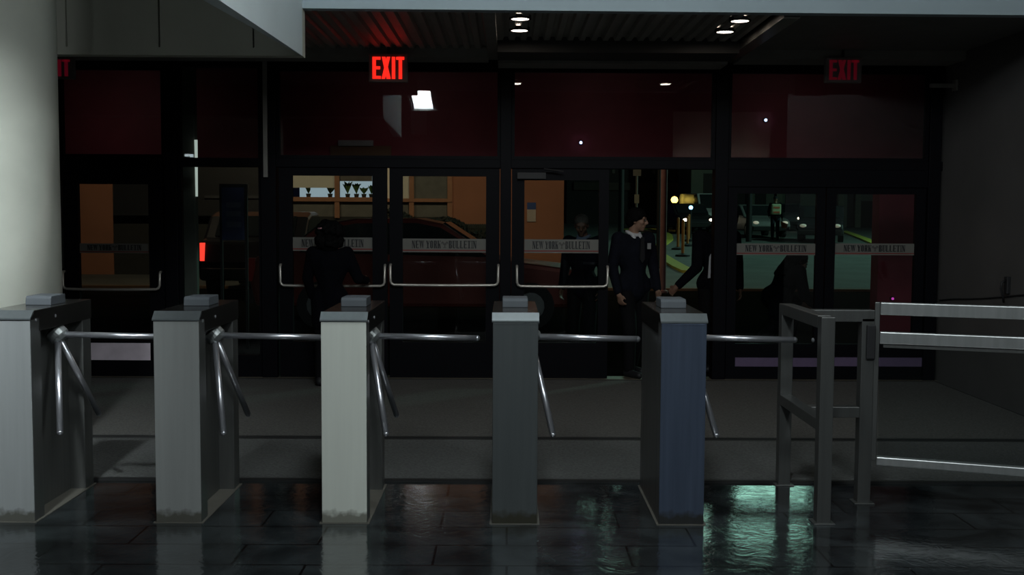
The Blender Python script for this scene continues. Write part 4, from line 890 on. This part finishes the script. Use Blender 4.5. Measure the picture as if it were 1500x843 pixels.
# man in the suit in the doorway: body towards the lobby, head turned to his left (right in the view)
base2 = Vector((W(926, 500, 10.62).x, 10.62, .0)); sc2 = W(918, 303, 10.62).z/1.725
def hat(hm, H, rot):
    hm.ball(H(0, -.02, .045), (.09, .102, .085), 18, 12, rot); hm.ball(H(0, -.06, .0), (.082, .07, .085), 16, 10, rot)
    for q in (-1, 1): hm.ball(H(q*.07, -.02, .02), (.022, .045, .05), 10, 8, rot)
def pocket(t, J, H, rot):
    MB().box((J['chest'].x - .10, .155, 1.30), (J['chest'].x - .06, .165, 1.36)).build('pocket_square', mat('grey_cloth', (.3, .3, .3), .8), t)
    MB().prism([(-.018, 1.42), (.018, 1.42), (.03, 1.2), (0, 1.16), (-.03, 1.2)], 'y', .15, .162).build('tie', M_BLACK, t)
person(base2, PI + .5, 'man in a dark suit and white collar in the open doorway, looking right', stand(face=(-.69, .72, -.12), head=(-.02, .04, 1.59), elL=(-.25, .0, 1.13), wrL=(-.22, .12, .88), elR=(.24, -.02, 1.12), wrR=(.23, .08, .86), anR=(.10, .10, .085), knR=(.10, .10, .49), anL=(-.1, -.14, .085), knL=(-.1, -.02, .49)), M_SKIN2, M_SUIT, M_TROU, M_HAIRB, hat, shirt=M_SHIRT, extra=pocket, scale=sc2)
# person holding the doorway on the right, mostly behind the mullion
base3 = Vector((W(1047, 500, 10.95).x, 10.95, .0))
wr3 = W(992, 420, 10.75)
def loc_rot(pw, base, rz, sc):
    v = (pw - base)/sc; return Matrix.Rotation(-rz, 3, 'Z') @ v
def shirt_patch(t, J, H, rot):
    MB().prism([(.0, 1.0), (.11, .98), (.10, 1.20), (.02, 1.36), (-.05, 1.40)], 'y', .13, .155).build('shirt_front', M_SHIRT, t, bevel=.006)
w3 = loc_rot(wr3, base3, PI, .97); e3 = loc_rot(W(1021, 392, 10.85), base3, PI, .97)
person(base3, PI, 'person in a dark jacket and pale shirt behind the mullion, reaching across the doorway', stand(elR=e3, wrR=w3, thumbR=(0, 0, 1), face=(.4, .9, 0), head=(-.13, .03, 1.585), neck=(-.06, 0, 1.46)), M_SKIN, M_COATB, M_TROU, M_HAIRB, extra=shirt_patch, shirt=M_SHIRT, scale=.97)
# man outside behind the fourth door
base4 = Vector((W(853, 500, 11.3).x, 11.3, ground_z(11.3))); sc4 = W(853, 313, 11.3).z/1.725
person(base4, PI - .5, 'grey-haired man in a dark jacket outside the fourth door, looking down', stand(face=(-.35, .85, -.35), head=(0, .05, 1.585)), M_SKIN, M_SUIT, M_TROU, M_HAIRG, shirt=mat('blue_shirt_cloth', (.14, .17, .24), .8), scale=sc4)
# stooping walker outside the fifth door
base5 = Vector((W(1147, 500, 11.7).x, 11.7, ground_z(11.7)))
def longhair(hm, H, rot):
    hm.ball(H(0, -.03, .03), (.10, .11, .10), 18, 12, rot)
    for k in range(14):
        a = -.9*PI + k*.8*PI/13 - .1; x = math.cos(a)*.09; y = math.sin(a)*.09
        hm.capsule(H(x, y - .02, .03), H(x*1.25, y*1.2 - .05, -.24), .032, .022, 8)
person(base5, -PI/2 + .25, 'person with long dark hair stooping forward in mid-stride outside the fifth door',
       stand(pelvis=(0, -.06, .68), waist=(0, -.02, .79), chest=(0, .05, .91), neck=(0, .11, 1.01), head=(0, .17, 1.08), face=(0, .85, -.5), headup=(0, .5, .85),
             shL=(-.17, .08, .97), shR=(.17, .08, .97), elL=(-.22, .14, .72), elR=(.22, .12, .72), wrL=(-.2, .30, .60), wrR=(.2, .28, .60),
             hipL=(-.09, -.1, .68), hipR=(.09, -.1, .68), knL=(-.1, .16, .42), knR=(.1, -.15, .38), anL=(-.1, .12, .085), anR=(.1, -.45, .16), toeL=(-.1, .29, .045), toeR=(.1, -.34, .04)),
       M_SKIN, M_COATB, M_TROU, M_HAIRB, longhair, coat_len=.55)
# traffic officer down the street
gf = G(1135, 352); sc6 = (W(1135, 287, gf.y).z - gf.z)/1.74
M_VEST = mat('hi_vis_vest', (.55, .62, .38), .7)
def vest(t, J, H, rot):
    MB().box((-.19, -.185, 1.0), (.19, .185, 1.42)).build('vest', M_VEST, t, bevel=.05)
    for z in (1.06, 1.24): MB().box((-.12, -.195, z), (.12, .195, z + .07)).build('vest_band', mat('orange_band', (.65, .16, .08), .7), t)
    MB().prism([(.2, .75), (.5, .62), (.42, .45), (.25, .5)], 'y', -.05, -.02).build('flag', M_ORANGE, t)
def cap_(hm, H, rot):
    hm.ball(H(0, -.01, .05), (.09, .10, .075), 16, 10, rot); hm.ball(H(0, .08, .06), (.06, .07, .012), 12, 6, rot)
person(gf, 0, 'traffic officer in a reflective vest standing with the back turned far down the street', stand(wrR=(.27, .0, .87), elL=(-.27, -.02, 1.13), wrL=(-.22, .12, .95)), M_SKIN2, M_TROU, mat('navy_trousers', (.02, .025, .045), .9), mat('navy_cap', (.012, .014, .02), .8), cap_, vox=.014, extra=vest, scale=sc6)
